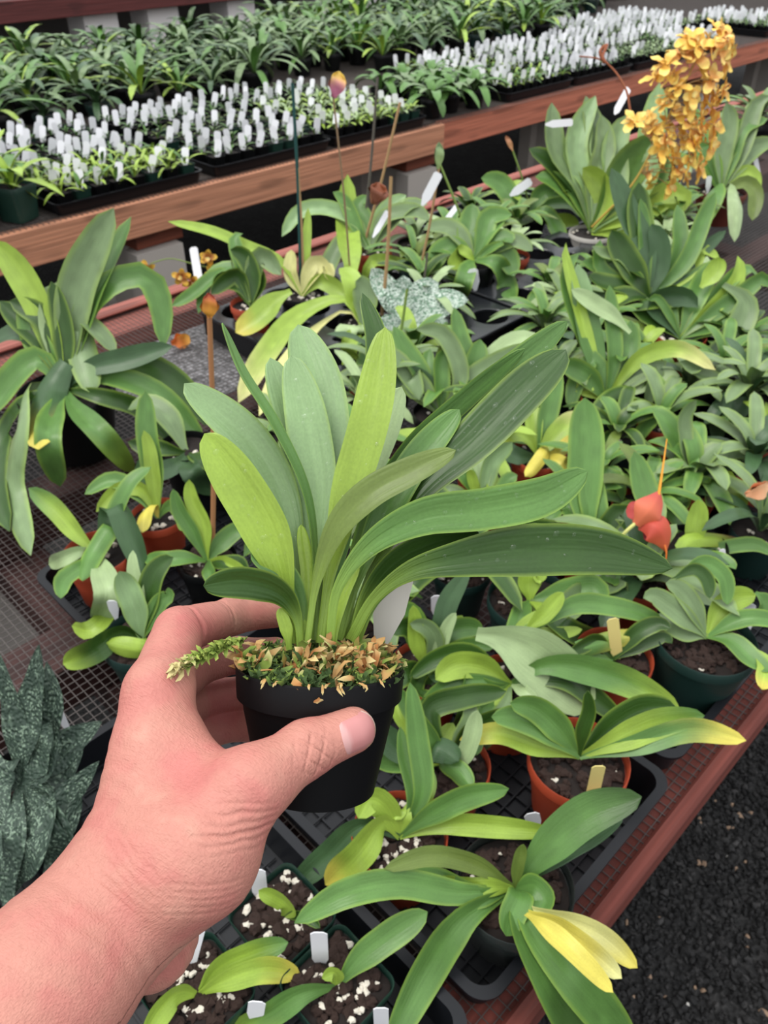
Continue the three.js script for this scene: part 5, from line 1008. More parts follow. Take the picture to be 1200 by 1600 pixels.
// ---------------------------------------------------------------- the held orchid
const held = thing('held_orchid', 'bright green strap-leaved orchid in a small black pot of moss held up in the hand', 'orchid', HELD.at);
const heldAxis = V(...HELD.axis), heldTurn = new THREE.Quaternion().setFromUnitVectors(V(0, 1, 0), heldAxis);
const onPot = (x, y, z) => V(x, y, z).applyQuaternion(heldTurn);
{
  const r = 0.038, h = HELD.height, q = (x, y) => [x, x, x, y];
  const pot = part('pot', loft([q(0.004, 0), q(0.0245, 0), q(0.0262, 0.0008), q(0.0266, 0.003), q(0.0350, h - 0.0145), q(0.0372, h - 0.0135), q(0.0380, h - 0.0012), q(0.0376, h), q(0.0368, h), q(0.0362, h - 0.003), q(0.0340, h - 0.02), q(0.0255, 0.003)], 96, true, true), new THREE.MeshPhysicalMaterial({ color: '#08080a', roughness: 0.5, specularIntensity: 0.4 }), held);
  pot.quaternion.copy(heldTurn);
  const so = part('soil', soilGeo('r', 0.0355, h - 0.006, 4), std('#2f2a14', 0.95), held); so.quaternion.copy(heldTurn);
  HELD_LEAVES.forEach(([code, w, nrm, ...pts], k) => {
    const v = pts.map((p) => V(p[0] / 1e4, p[1] / 1e4, p[2] / 1e4)), o = { ...codeOpts(code, 500 + k), seg: 44, across: 12, thick: 0.0012, cup: 0.24, normal: V(...nrm), neck: w > 120 ? 0.22 : 0.5, start: 0.12, full: 0.62, from: 0.70, pow: 2.4, blunt: 0.5, wave: 0.006, foot: C('#8fae4c') };
    if (k === 15) { o.from = 0.6; o.blunt = 0.6; } if (k === 9) { o.full = 0.75; o.from = 0.8; o.blunt = 0.5; } if (code === 'l') o.full = 0.55;
    const g = leafGeo(v, w / 1e4, o), f = g.userData.frames, leaf = part('leaf', g, leafMat, held);
    if (w > 150) {                                     // rain drops standing on the blade
      const r2 = rngOf(900 + k), list = [], n = 10 + Math.floor(r2() * 12);
      for (let i = 0; i < n; i++) { const s = 14 + Math.floor(r2() * 27), [p, sd, nn, hw] = f[s], u = (r2() * 2 - 1) * 0.8, a = Math.abs(u), rad = 0.0005 + 0.0011 * r2() * r2(), d = new THREE.SphereGeometry(rad, 9, 6); d.scale(1 + r2() * 0.4, 0.5, 1); d.deleteAttribute('uv'); d.applyQuaternion(new THREE.Quaternion().setFromUnitVectors(V(0, 1, 0), nn)); const c = p.clone().addScaledVector(sd, u * hw).addScaledVector(nn, 0.2 * hw * (Math.pow(a, 1.4) - 0.45) + 0.0006); d.translate(c.x, c.y, c.z); list.push(d); }
      part('water_drops', mergeGeometries(list), new THREE.MeshPhysicalMaterial({ color: '#ffffff', roughness: 0.02, transmission: 1, ior: 1.33, thickness: 0 }), leaf, 'stuff');
    }
  });
  // moss: many small pointed scales, green with a straw and orange tuft in the middle front
  const r3 = rngOf(61), list = [], G1 = C('#33491c'), G2 = C('#748a38'), T1 = C('#ad8752'), T2 = C('#a06a38'), T3 = C('#bfb37c');
  const scale = (at, dir, L, w, a, b, sd) => list.push(leafGeo([at, at.clone().addScaledVector(dir, L * 0.5).add(V((r3() - 0.5) * L * 0.6, (r3() - 0.2) * L * 0.5, (r3() - 0.5) * L * 0.6)), at.clone().addScaledVector(dir, L)], w, { base: a, tip: b, seed: sd, seg: 4, across: 2, thick: 0.0004, wave: 0.15, neck: 0.5, from: 0.3, normal: V(r3() - 0.5, 1, r3() - 0.5) }));
  const tufts = [[-0.004, 0.014, 0.011], [0.008, 0.012, 0.010], [0.002, 0.026, 0.008], [0.016, 0.020, 0.009], [-0.030, -0.012, 0.008], [-0.014, 0.006, 0.006]];
  for (let i = 0; i < 2300; i++) {
    const a = r3() * 6.283, q2 = Math.sqrt(r3()) * 0.0358, x = Math.cos(a) * q2, z = Math.sin(a) * q2; let tuft = 0; for (const [tx, tz, tr] of tufts) tuft = Math.max(tuft, 1 - Math.hypot(x - tx, z - tz) / tr);
    const lump = noise3(x * 150 + 3, z * 150, 2), mound = 0.005 * (1 - (q2 / 0.037) ** 2) + 0.007 * lump + 0.010 * clamp(tuft), at = onPot(x, h - 0.006 + mound * (0.5 + 0.5 * r3()), z), straw = r3() < clamp(tuft * 1.6) * 0.8 + 0.04, dir = onPot((r3() - 0.5) * 2, 0.1 + r3() * 0.9, (r3() - 0.5) * 2).normalize(), big = straw ? 0.0098 : 0.0060;
    scale(at, dir, big * (0.4 + 0.9 * r3()), (straw ? 0.0033 : 0.0022) * (0.5 + r3()), straw ? (r3() < 0.3 ? G2 : r3() < 0.6 ? T1 : T2) : G1, straw ? (r3() < 0.45 ? T3 : r3() < 0.3 ? G2 : T1) : (lump > 0.5 ? G2 : G1), i);
  }
  const strand = new THREE.CatmullRomCurve3([onPot(-0.004, h, 0.0345), V(0.1209, 1.3860, -0.2188).sub(held.position), V(0.1102, 1.3921, -0.2166).sub(held.position), V(0.0998, 1.3952, -0.2142).sub(held.position), V(0.0942, 1.3974, -0.2132).sub(held.position)]);
  strand.points[0] = V(0.1326, 1.3789, -0.2227).sub(held.position);
  for (let i = 0; i < 190; i++) { const t = r3(), p = strand.getPoint(t), tg = strand.getTangent(t), dir = V(r3() - 0.5, r3() - 0.4, r3() - 0.5).normalize().addScaledVector(tg, 1.1).normalize(); scale(p, dir, 0.0048 * (0.7 + 0.7 * r3()), 0.0021, t > 0.8 ? T3 : G2, t > 0.6 ? T3 : C('#9aa84e'), 7000 + i); }
  for (let i = 0; i < 14; i++) { const a = -0.785 + (r3() - 0.4) * 1.5, p = onPot(Math.sin(a) * 0.0372, h + 0.001, Math.cos(a) * 0.0372); scale(p, onPot(Math.sin(a), -0.9 + r3(), Math.cos(a)).normalize(), 0.006 * (0.3 + r3()), 0.0012, T1, T3, 8000 + i); }
  part('moss', mergeGeometries(list), new THREE.MeshStandardMaterial({ vertexColors: true, roughness: 0.85 }), held, 'stuff');
}
{
  const a = V(0.1894, 1.3677, -0.1894), b = V(0.2209, 1.4260, -0.1992), face = V(-0.5, 0.35, 0.55), t = solo('plant_tag', 'long cream tag with small handwriting standing in the pot held in the hand', 'plant tag', tagGeo(a, b, 0.0155, 1, face), std('#cfcac0', 0.45));
  const up = b.clone().sub(a).normalize(), sd = V(0, 0, 0).crossVectors(up, face).normalize(), nn = V(0, 0, 0).crossVectors(sd, up), at = (u, v) => a.clone().addScaledVector(up, v).addScaledVector(sd, u).addScaledVector(nn, 0.00095), pen = [];
  for (const [v0, strokes] of [[0.028, [[[0, 0], [0.7, 0.5], [0, 1], [0.8, 1.4]]]], [0.0305, [[[0, 0.2], [0.9, 0.6]], [[0.2, 1], [0.8, 1.2]]]], [0.036, [[[0, 0], [0.9, 0], [0.9, 1], [0.1, 0.9]]]], [0.047, [[[0, 0], [0.8, 1]]]], [0.056, [[[0, 0], [0.7, 0.4], [0.1, 0.9]]]]]) for (const st of strokes) pen.push(tube(st.map(([p, q]) => at(0.0028 + p * 0.0016, v0 + q * 0.0013)), 0.00016, 10, 5));
  part('handwriting', mergeGeometries(pen), std('#2a2724', 0.8), t);
}

// ---------------------------------------------------------------- the hand and forearm
const J = { arm0: [-0.0643, 1.3532, -0.1518], arm1: [0.0044, 1.3503, -0.1662], wrist: [0.0345, 1.3478, -0.1747], heel: [0.0380, 1.3094, -0.1735], mcp1: [0.0879, 1.3817, -0.2218], carp1: [0.0417, 1.3531, -0.1769],
  mcp2: [0.0911, 1.3597, -0.2374], mcp3: [0.0956, 1.3356, -0.2456], mcp4: [0.0986, 1.3108, -0.2475], carp3: [0.0446, 1.3062, -0.1812],
  i1: [0.1159, 1.3768, -0.2495], i2: [0.1465, 1.3624, -0.2534], i3: [0.1659, 1.3563, -0.2451], m1: [0.1218, 1.3445, -0.2545], m2: [0.1451, 1.3363, -0.2510], m3: [0.1586, 1.3394, -0.2372],
  r1: [0.1233, 1.3185, -0.2547], r2: [0.1415, 1.3166, -0.2434], r3: [0.1498, 1.3235, -0.2284], p1: [0.1230, 1.3027, -0.2465], p2: [0.1355, 1.3051, -0.2331], p3: [0.1408, 1.3093, -0.2217],
  cmc: [0.0511, 1.3614, -0.1642], then: [0.0617, 1.3635, -0.1614], mcpT: [0.0890, 1.3792, -0.1604], ip: [0.1155, 1.3771, -0.1595], tip: [0.1349, 1.3761, -0.1534], web0: [0.0784, 1.3710, -0.2051], web1: [0.0821, 1.3731, -0.1714] };
for (const k in J) J[k] = V(...J[k]);
const bone = (a, b, ra, rb, k = 0.008) => ({ a: J[a], d: J[b].clone().sub(J[a]), l2: J[a].distanceToSquared(J[b]), ra, rb, k });
const BONES = [bone('arm0', 'arm1', 0.031, 0.0265, 0.01), bone('arm1', 'wrist', 0.0265, 0.0245, 0.014), bone('wrist', 'carp1', 0.0245, 0.021, 0.012), bone('carp1', 'mcp1', 0.0195, 0.0142, 0.012), bone('wrist', 'heel', 0.020, 0.0155, 0.006), bone('heel', 'mcp3', 0.0155, 0.012, 0.010),
  bone('carp3', 'mcp2', 0.016, 0.013, 0.010), bone('carp3', 'mcp4', 0.015, 0.0105, 0.010), bone('wrist', 'then', 0.021, 0.0225, 0.012), bone('then', 'mcpT', 0.0215, 0.0135, 0.010), bone('cmc', 'web0', 0.019, 0.0135, 0.010), bone('web0', 'web1', 0.0125, 0.0115, 0.012),
  bone('mcp1', 'i1', 0.0138, 0.0113, 0.006), bone('i1', 'i2', 0.0108, 0.0088, 0.003), bone('i2', 'i3', 0.0088, 0.0076, 0.003), bone('mcp2', 'm1', 0.0125, 0.0105, 0.004), bone('m1', 'm2', 0.0103, 0.0088, 0.003), bone('m2', 'm3', 0.0088, 0.0076, 0.003),
  bone('mcp3', 'r1', 0.0115, 0.0098, 0.004), bone('r1', 'r2', 0.0098, 0.0085, 0.003), bone('r2', 'r3', 0.0085, 0.0074, 0.003), bone('mcp4', 'p1', 0.0105, 0.0092, 0.004), bone('p1', 'p2', 0.0092, 0.0080, 0.003), bone('p2', 'p3', 0.008, 0.0072, 0.003),
  bone('mcpT', 'ip', 0.0133, 0.0112, 0.008), bone('ip', 'tip', 0.0112, 0.0094, 0.004)];
const view = V(-0.55, 0.62, 0.56).normalize();          // the side of the thumb that carries the nail
const thumbDir = J.tip.clone().sub(J.ip).normalize(), thumbNail = view.clone().addScaledVector(thumbDir, -view.dot(thumbDir)).normalize(), thumbSide = V(0, 0, 0).crossVectors(thumbDir, thumbNail);
const armDir = J.wrist.clone().sub(J.arm1).normalize();
const folds = [                                         // skin creases: centre, direction across the crease, reach, depth, width
  [V(0.1430, 1.3711, -0.2521), J.i2.clone().sub(J.i1).normalize(), 0.013, 0.0010, 0.0007], [V(0.1410, 1.3725, -0.2522), J.i2.clone().sub(J.i1).normalize(), 0.011, 0.0005, 0.0005], [V(0.1222, 1.3772, -0.2437), J.i2.clone().sub(J.i1).normalize(), 0.016, 0.0016, 0.0012],
  ...[0, 1, 2, 3, 4, 5].map((k) => [V(0.0746, 1.3822, -0.1458).add(V(0.4967, 1.5314, -1.1701).sub(V(0.4620, 1.4690, -1.1354)).multiplyScalar(0.040 * (k - 2.2))), V(0.4575, 1.4690, -1.1399).sub(V(0.4967, 1.5314, -1.1701)).normalize(), 0.021 - 0.002 * Math.abs(k - 2), [0.0003, 0.0006, 0.0010, 0.0005, 0.0006, 0.0003][k], 0.0007]),
  ...[0, 1, 2, 3, 4].map((k) => [V(0.0556, 1.3692, -0.1414).add(V(0.4967, 1.5314, -1.1701).sub(V(0.4553, 1.4690, -1.1422)).multiplyScalar(0.034 * (k - 2))), V(0.4519, 1.4690, -1.1455).sub(V(0.4967, 1.5314, -1.1701)).normalize(), 0.020, 0.00028, 0.0008]),
  ...[0, 1, 2, 3, 4, 5, 6].map((k) => [V(0.0341, 1.3794, -0.1652).add(V(0.4967, 1.5314, -1.1701).sub(V(0.4331, 1.4877, -1.1851)).multiplyScalar(0.036 * (k - 3))), V(0.4363, 1.4784, -1.1715).sub(V(0.4967, 1.5314, -1.1701)).normalize(), 0.024, 0.00024, 0.0009]),
  [V(0.0405, 1.3336, -0.1475), V(0.4981, 1.4784, -1.1098).sub(V(0.4967, 1.5314, -1.1701)).normalize(), 0.022, 0.0012, 0.0012]];
const creases = [[-0.0052, 0.00045], [-0.0022, 0.0007], [0.0012, 0.0008], [0.0044, 0.0006], [-0.009, 0.00025], [0.0075, 0.00025]];
function skinField(x, y, z) {
  let s = 1;
  for (const b of BONES) {
    const px = x - b.a.x, py = y - b.a.y, pz = z - b.a.z, h = clamp((px * b.d.x + py * b.d.y + pz * b.d.z) / b.l2), dx = px - b.d.x * h, dy = py - b.d.y * h, dz = pz - b.d.z * h, d = Math.sqrt(dx * dx + dy * dy + dz * dz) - lerp(b.ra, b.rb, h);
    if (d > s + b.k) continue; const e = Math.max(b.k - Math.abs(s - d), 0) / b.k; s = Math.min(s, d) - e * e * b.k * 0.25;
  }
  if (s < 0.012 && s > -0.012) {
    s += (noise3(x * 70, y * 70, z * 70) - 0.5) * 0.0009 + (noise3(x * 260, y * 260, z * 260) - 0.5) * 0.00012;
    const tx = x - J.ip.x, ty = y - J.ip.y, tz = z - J.ip.z, al = tx * thumbDir.x + ty * thumbDir.y + tz * thumbDir.z;
    if (Math.abs(al) < 0.016) { const up = tx * thumbNail.x + ty * thumbNail.y + tz * thumbNail.z, sd = tx * thumbSide.x + ty * thumbSide.y + tz * thumbSide.z; if (up > 0.002 && up < 0.02) for (const [c, dep] of creases) { const q = (al - c - 0.0012 * Math.sin(sd * 700 + c * 900) - sd * 0.12) / 0.00055; s += dep * Math.exp(-q * q) * smooth(0.002, 0.007, up) * (1 - smooth(0.006, 0.0095, Math.abs(sd))); } }
    for (const [c, d, reach, dep, wid] of folds) { const fx = x - c.x, fy = y - c.y, fz = z - c.z, r2 = fx * fx + fy * fy + fz * fz; if (r2 > reach * reach) continue; const q = (fx * d.x + fy * d.y + fz * d.z + 0.0016 * (noise3(x * 140, y * 140, z * 140) - 0.5)) / wid; if (q > -3 && q < 3) s += dep * Math.exp(-q * q) * (1 - r2 / (reach * reach)); }
    const wx = x - J.wrist.x, wy = y - J.wrist.y, wz = z - J.wrist.z, aw = wx * armDir.x + wy * armDir.y + wz * armDir.z;
    if (Math.abs(aw) < 0.05) { const f = aw + 0.004 * noise3(x * 60, y * 60, z * 60), q = Math.sin(f * 1050) ; s -= 0.00016 * q * smooth(0.05, 0.015, Math.abs(aw)) * smooth(0.35, 0.6, noise3(x * 45 + 7, y * 45, z * 45)); }
  }
  return s;
}
function surfaceNet(field, lo, hi, cell) {              // one vertex per crossed cell, joined to quads
  const n = [0, 1, 2].map((k) => Math.ceil((hi[k] - lo[k]) / cell) + 1), [nx, ny, nz] = n, F = new Float32Array(nx * ny * nz), id = new Int32Array(nx * ny * nz).fill(-1), at = (i, j, k) => (k * ny + j) * nx + i;
  const step = 4;                                       // coarse pass first: cells far from the surface keep the coarse value
  for (let k = 0; k < nz; k += step) for (let j = 0; j < ny; j += step) for (let i = 0; i < nx; i += step) {
    const c = field(lo[0] + (i + 1.5) * cell, lo[1] + (j + 1.5) * cell, lo[2] + (k + 1.5) * cell), far = Math.abs(c) > cell * step * 1.6;
    for (let c3 = k; c3 < Math.min(nz, k + step); c3++) for (let b = j; b < Math.min(ny, j + step); b++) for (let a = i; a < Math.min(nx, i + step); a++) F[at(a, b, c3)] = far ? c : field(lo[0] + a * cell, lo[1] + b * cell, lo[2] + c3 * cell);
  }
  const pos = [], nor = [], idx = [];
  for (let k = 0; k + 1 < nz; k++) for (let j = 0; j + 1 < ny; j++) for (let i = 0; i + 1 < nx; i++) {
    let m = 0, cnt = 0, x = 0, y = 0, z = 0; const v = []; for (let c = 0; c < 8; c++) { const q = F[at(i + (c & 1), j + (c >> 1 & 1), k + (c >> 2))]; v.push(q); if (q < 0) m |= 1 << c; }
    if (m === 0 || m === 255) continue;
    for (const [a, b] of [[0, 1], [2, 3], [4, 5], [6, 7], [0, 2], [1, 3], [4, 6], [5, 7], [0, 4], [1, 5], [2, 6], [3, 7]]) if ((v[a] < 0) !== (v[b] < 0)) { const t = v[a] / (v[a] - v[b]); x += lerp(a & 1, b & 1, t); y += lerp(a >> 1 & 1, b >> 1 & 1, t); z += lerp(a >> 2, b >> 2, t); cnt++; }
    id[at(i, j, k)] = pos.length / 3; pos.push(lo[0] + (i + x / cnt) * cell, lo[1] + (j + y / cnt) * cell, lo[2] + (k + z / cnt) * cell);
  }
  for (let k = 1; k + 1 < nz; k++) for (let j = 1; j + 1 < ny; j++) for (let i = 1; i + 1 < nx; i++) {
    const a = F[at(i, j, k)] < 0;
    const quad = (b, p, q, r, s) => { if ((F[b] < 0) === a) return; if (p < 0 || q < 0 || r < 0 || s < 0) return; a ? idx.push(p, q, r, p, r, s) : idx.push(p, r, q, p, s, r); };
    quad(at(i + 1, j, k), id[at(i, j - 1, k - 1)], id[at(i, j, k - 1)], id[at(i, j, k)], id[at(i, j - 1, k)]);
    quad(at(i, j + 1, k), id[at(i - 1, j, k - 1)], id[at(i - 1, j, k)], id[at(i, j, k)], id[at(i, j, k - 1)]);
    quad(at(i, j, k + 1), id[at(i - 1, j - 1, k)], id[at(i, j - 1, k)], id[at(i, j, k)], id[at(i - 1, j, k)]);
  }
  return { pos, idx };
}
{
  const pts = Object.values(J), lo = [9, 9, 9], hi = [-9, -9, -9]; for (const p of pts) [p.x, p.y, p.z].forEach((v, k) => { lo[k] = Math.min(lo[k], v - 0.036); hi[k] = Math.max(hi[k], v + 0.036); });
  const { pos, idx } = surfaceNet(skinField, lo, hi, 0.0008), col = [], uv = [], nor = [], e = 0.0008, o = J.wrist;
  const peach = C('#bb8072'), pink = C('#ba6e68'), pale = C('#c49482'), c = new THREE.Color(), ux = V(0, 1, 0).cross(armDir).normalize(), uy = V(0, 0, 0).crossVectors(armDir, ux);
  for (let i = 0; i < pos.length; i += 3) {
    const [x, y, z] = [pos[i], pos[i + 1], pos[i + 2]], g = V(skinField(x + e, y, z) - skinField(x - e, y, z), skinField(x, y + e, z) - skinField(x, y - e, z), skinField(x, y, z + e) - skinField(x, y, z - e)).normalize(); nor.push(g.x, g.y, g.z);
    const b = fbm(x * 70, y * 70, z * 70), f = fbm(x * 400, y * 400, z * 400), p = V(x, y, z), kn = Math.max(0, 1 - p.distanceTo(J.i1) / 0.03) + Math.max(0, 1 - p.distanceTo(J.web1) / 0.035) * 0.7 + Math.max(0, 1 - Math.min(p.distanceTo(J.m1), p.distanceTo(J.r1), p.distanceTo(J.p1)) / 0.03) + Math.max(0, 1 - p.distanceTo(J.ip) / 0.012) * 0.6;
    c.copy(peach).lerp(pink, clamp(smooth(0.45, 0.75, b) * 0.55 + kn * 0.75)).lerp(pale, smooth(0.6, 0.85, 1 - b) * 0.6); const q = 0.94 + 0.12 * f; col.push(c.r * q, c.g * q, c.b * q);
    const dx = V(x - o.x, y - o.y, z - o.z), ang = Math.atan2(dx.dot(uy), dx.dot(ux)); uv.push(ang * 0.03, dx.dot(armDir));
  }
  for (let i = 0; i < pos.length; i += 3) { pos[i] -= o.x; pos[i + 1] -= o.y; pos[i + 2] -= o.z; }
  const g = meshOf(pos, idx, uv, col); g.setAttribute('normal', new THREE.Float32BufferAttribute(nor, 3));
  const skinBump = texOf(512, (u, v) => { const a = 1 - Math.abs(tnoise(u, v, 36, 70, 71) * 2 - 1), b = 1 - Math.abs(tnoise(u, v, 70, 40, 72) * 2 - 1), p = tnoise(u, v, 150, 150, 73), q = 0.4 * a * a + 0.35 * b * b + 0.25 * p; return [q, q, q]; }, false, [22, 22]);
  const skin = new THREE.MeshPhysicalMaterial({ vertexColors: true, roughness: 0.52, specularIntensity: 0.6, bumpMap: skinBump, bumpScale: 0.00028, sheen: 0.15, sheenColor: C('#b8867a'), sheenRoughness: 0.6 });
  const hand = solo('person', 'bare left hand and forearm reaching in from the lower left to hold the black pot', 'person', g, skin, [o.x, o.y, o.z]);
  // the thumbnail lies on the skin: a curved plate with a pale moon and a pale free edge
  const np = [], nc = [], ni = [], A = 16, B = 12, bed = C('#bd7f7c'), moon = C('#c89894'), edge = C('#d4c3b4');
  for (let i = 0; i <= A; i++) for (let k = 0; k <= B; k++) {
    const u = i / A, v = k / B * 2 - 1, along = lerp(-0.0088 + 0.0016 * v * v, 0.0090 - 0.0042 * Math.pow(Math.abs(v), 2.6), u), half = 0.0074 * (0.95 + 0.05 * u), p = J.tip.clone().addScaledVector(thumbDir, along).addScaledVector(thumbSide, v * half);
    let t = 0.016; for (let s = 0; s < 40; s++) { const q = p.clone().addScaledVector(thumbNail, t), d = skinField(q.x, q.y, q.z); if (Math.abs(d) < 0.00005) break; t -= d * 0.8; if (t < -0.004) break; }
    const lift = 0.00035 - 0.0006 * smooth(0.85, 1, Math.abs(v)) - 0.0007 * smooth(0.12, 0, u) + 0.0006 * smooth(0.75, 1, u); p.addScaledVector(thumbNail, t + lift); np.push(p.x - o.x, p.y - o.y, p.z - o.z);
    c.copy(bed).lerp(moon, smooth(0.30, 0.2, u + v * v * 0.12)).lerp(edge, smooth(0.94, 0.98, u)); nc.push(c.r, c.g, c.b);
  }
  for (let i = 0; i < A; i++) for (let k = 0; k < B; k++) { const a = i * (B + 1) + k, b = a + 1, d = a + B + 1, f = d + 1; ni.push(a, d, b, b, d, f); }
  part('fingernail', meshOf(np, ni, null, nc), new THREE.MeshPhysicalMaterial({ vertexColors: true, roughness: 0.28, side: THREE.DoubleSide }), hand, null, 'pink thumbnail with a pale edge');
}

// ---------------------------------------------------------------- the far bench: seedling trays, tags, orchids
const seedCodes = [['l', 'g', 'l'], ['g', 's', 'l'], ['p', 'l', 'g']];
function seedlingGeo(n, len, w, codes, seed, y) { return mergeGeometries(rosette(n, len, w, codes, seed, y, 0.35).map(([code, ww, pts, normal], k) => leafGeo(pts, ww, { ...codeOpts(code, seed + k), normal, seg: 5, across: 2, thick: 0.0008, rim: null }))); }
const smallPot = loft([[0.018, 0.018, 0.004, 0], [0.021, 0.021, 0.005, 0], [0.028, 0.028, 0.006, 0.058], [0.029, 0.029, 0.006, 0.06], [0.0275, 0.0275, 0.005, 0.06], [0.0265, 0.0265, 0.005, 0.053]], 16, true, true);
const smallSoil = (() => { const g = new THREE.PlaneGeometry(0.054, 0.054, 3, 3); g.rotateX(-Math.PI / 2); const p = g.attributes.position; for (let i = 0; i < p.count; i++) p.setY(i, 0.0535 + 0.003 * hash3(i, 4, 5)); g.computeVertexNormals(); return g; })();
const farTag = tagGeo(V(0, 0, 0), V(0.003, 0.06, 0), 0.027, 1, V(-0.6, 0.1, 0.6));
const Y1 = 0.756;
let madePots = 0, madeTags = 0; const restPots = [], restTags = [];
const potMats = [M.k, M.k, M.q];
function seedTray(x0, x1, z0, z1, o) {
  const t = thing('seedling_tray', o.label, 'tray', [(x0 + x1) / 2, Y1, (z0 + z1) / 2]); part('tray_shell', trayGeo(x1 - x0, z1 - z0, 0.04, 0.006), M.tray, t);
  const shapes = [0, 1, 2, 3].map((k) => seedlingGeo(o.leaves ?? 6, o.len ?? 0.05, o.w ?? 0.011, o.codes, o.seed + k * 13, 0.06)), r = rngOf(o.seed), nx = Math.floor((x1 - x0 - 0.03) / 0.068), nz = Math.floor((z1 - z0 - 0.03) / 0.068);
  for (let k = nz - 1; k >= 0; k--) for (let i = 0; i < nx; i++) {
    const x = x0 + 0.015 + (i + 0.5) * (x1 - x0 - 0.03) / nx, z = z0 + 0.015 + (k + 0.5) * (z1 - z0 - 0.03) / nz, turn = Math.floor(r() * 4) * Math.PI / 2, kind = Math.floor(r() * 4), mi = Math.floor(r() * 3), tags = r() < (o.tagged ?? 0.9) * 0.78, two = r() < 0.25;
    const jx = (r() - 0.5) * 0.02, jz = (r() - 0.5) * 0.016, lean = (r() - 0.5) * 0.45, lean2 = (r() - 0.5) * 0.45 - 0.1;
    if (madePots < 300 && o.front) {
      const s = thing('seedling_pot', o.potLabel, 'seedling', [x, Y1 + 0.0035, z], o.potGroup); s.rotation.y = turn; part('pot', smallPot, potMats[mi], s); part('soil', smallSoil, M.soil, s); part('foliage', shapes[kind], leafMat, s); madePots++;
    } else restPots.push([x, z, turn, shapes[kind], o.len]);
    if (tags) for (let q = 0; q < (1); q++) { if (madeTags < 300 && (o.front || o.tagFirst)) { const g = solo('seedling_tag', o.tagLabel, 'plant tag', farTag, M.tag, [x + jx, Y1 + 0.06, z + jz], o.tagGroup); g.rotation.set(lean, (jx + jz) * 20, lean2); madeTags++; } else restTags.push([x + jx + q * 0.02, Y1 + 0.06, z + jz + q * 0.02, lean, lean2]); }
  }
}
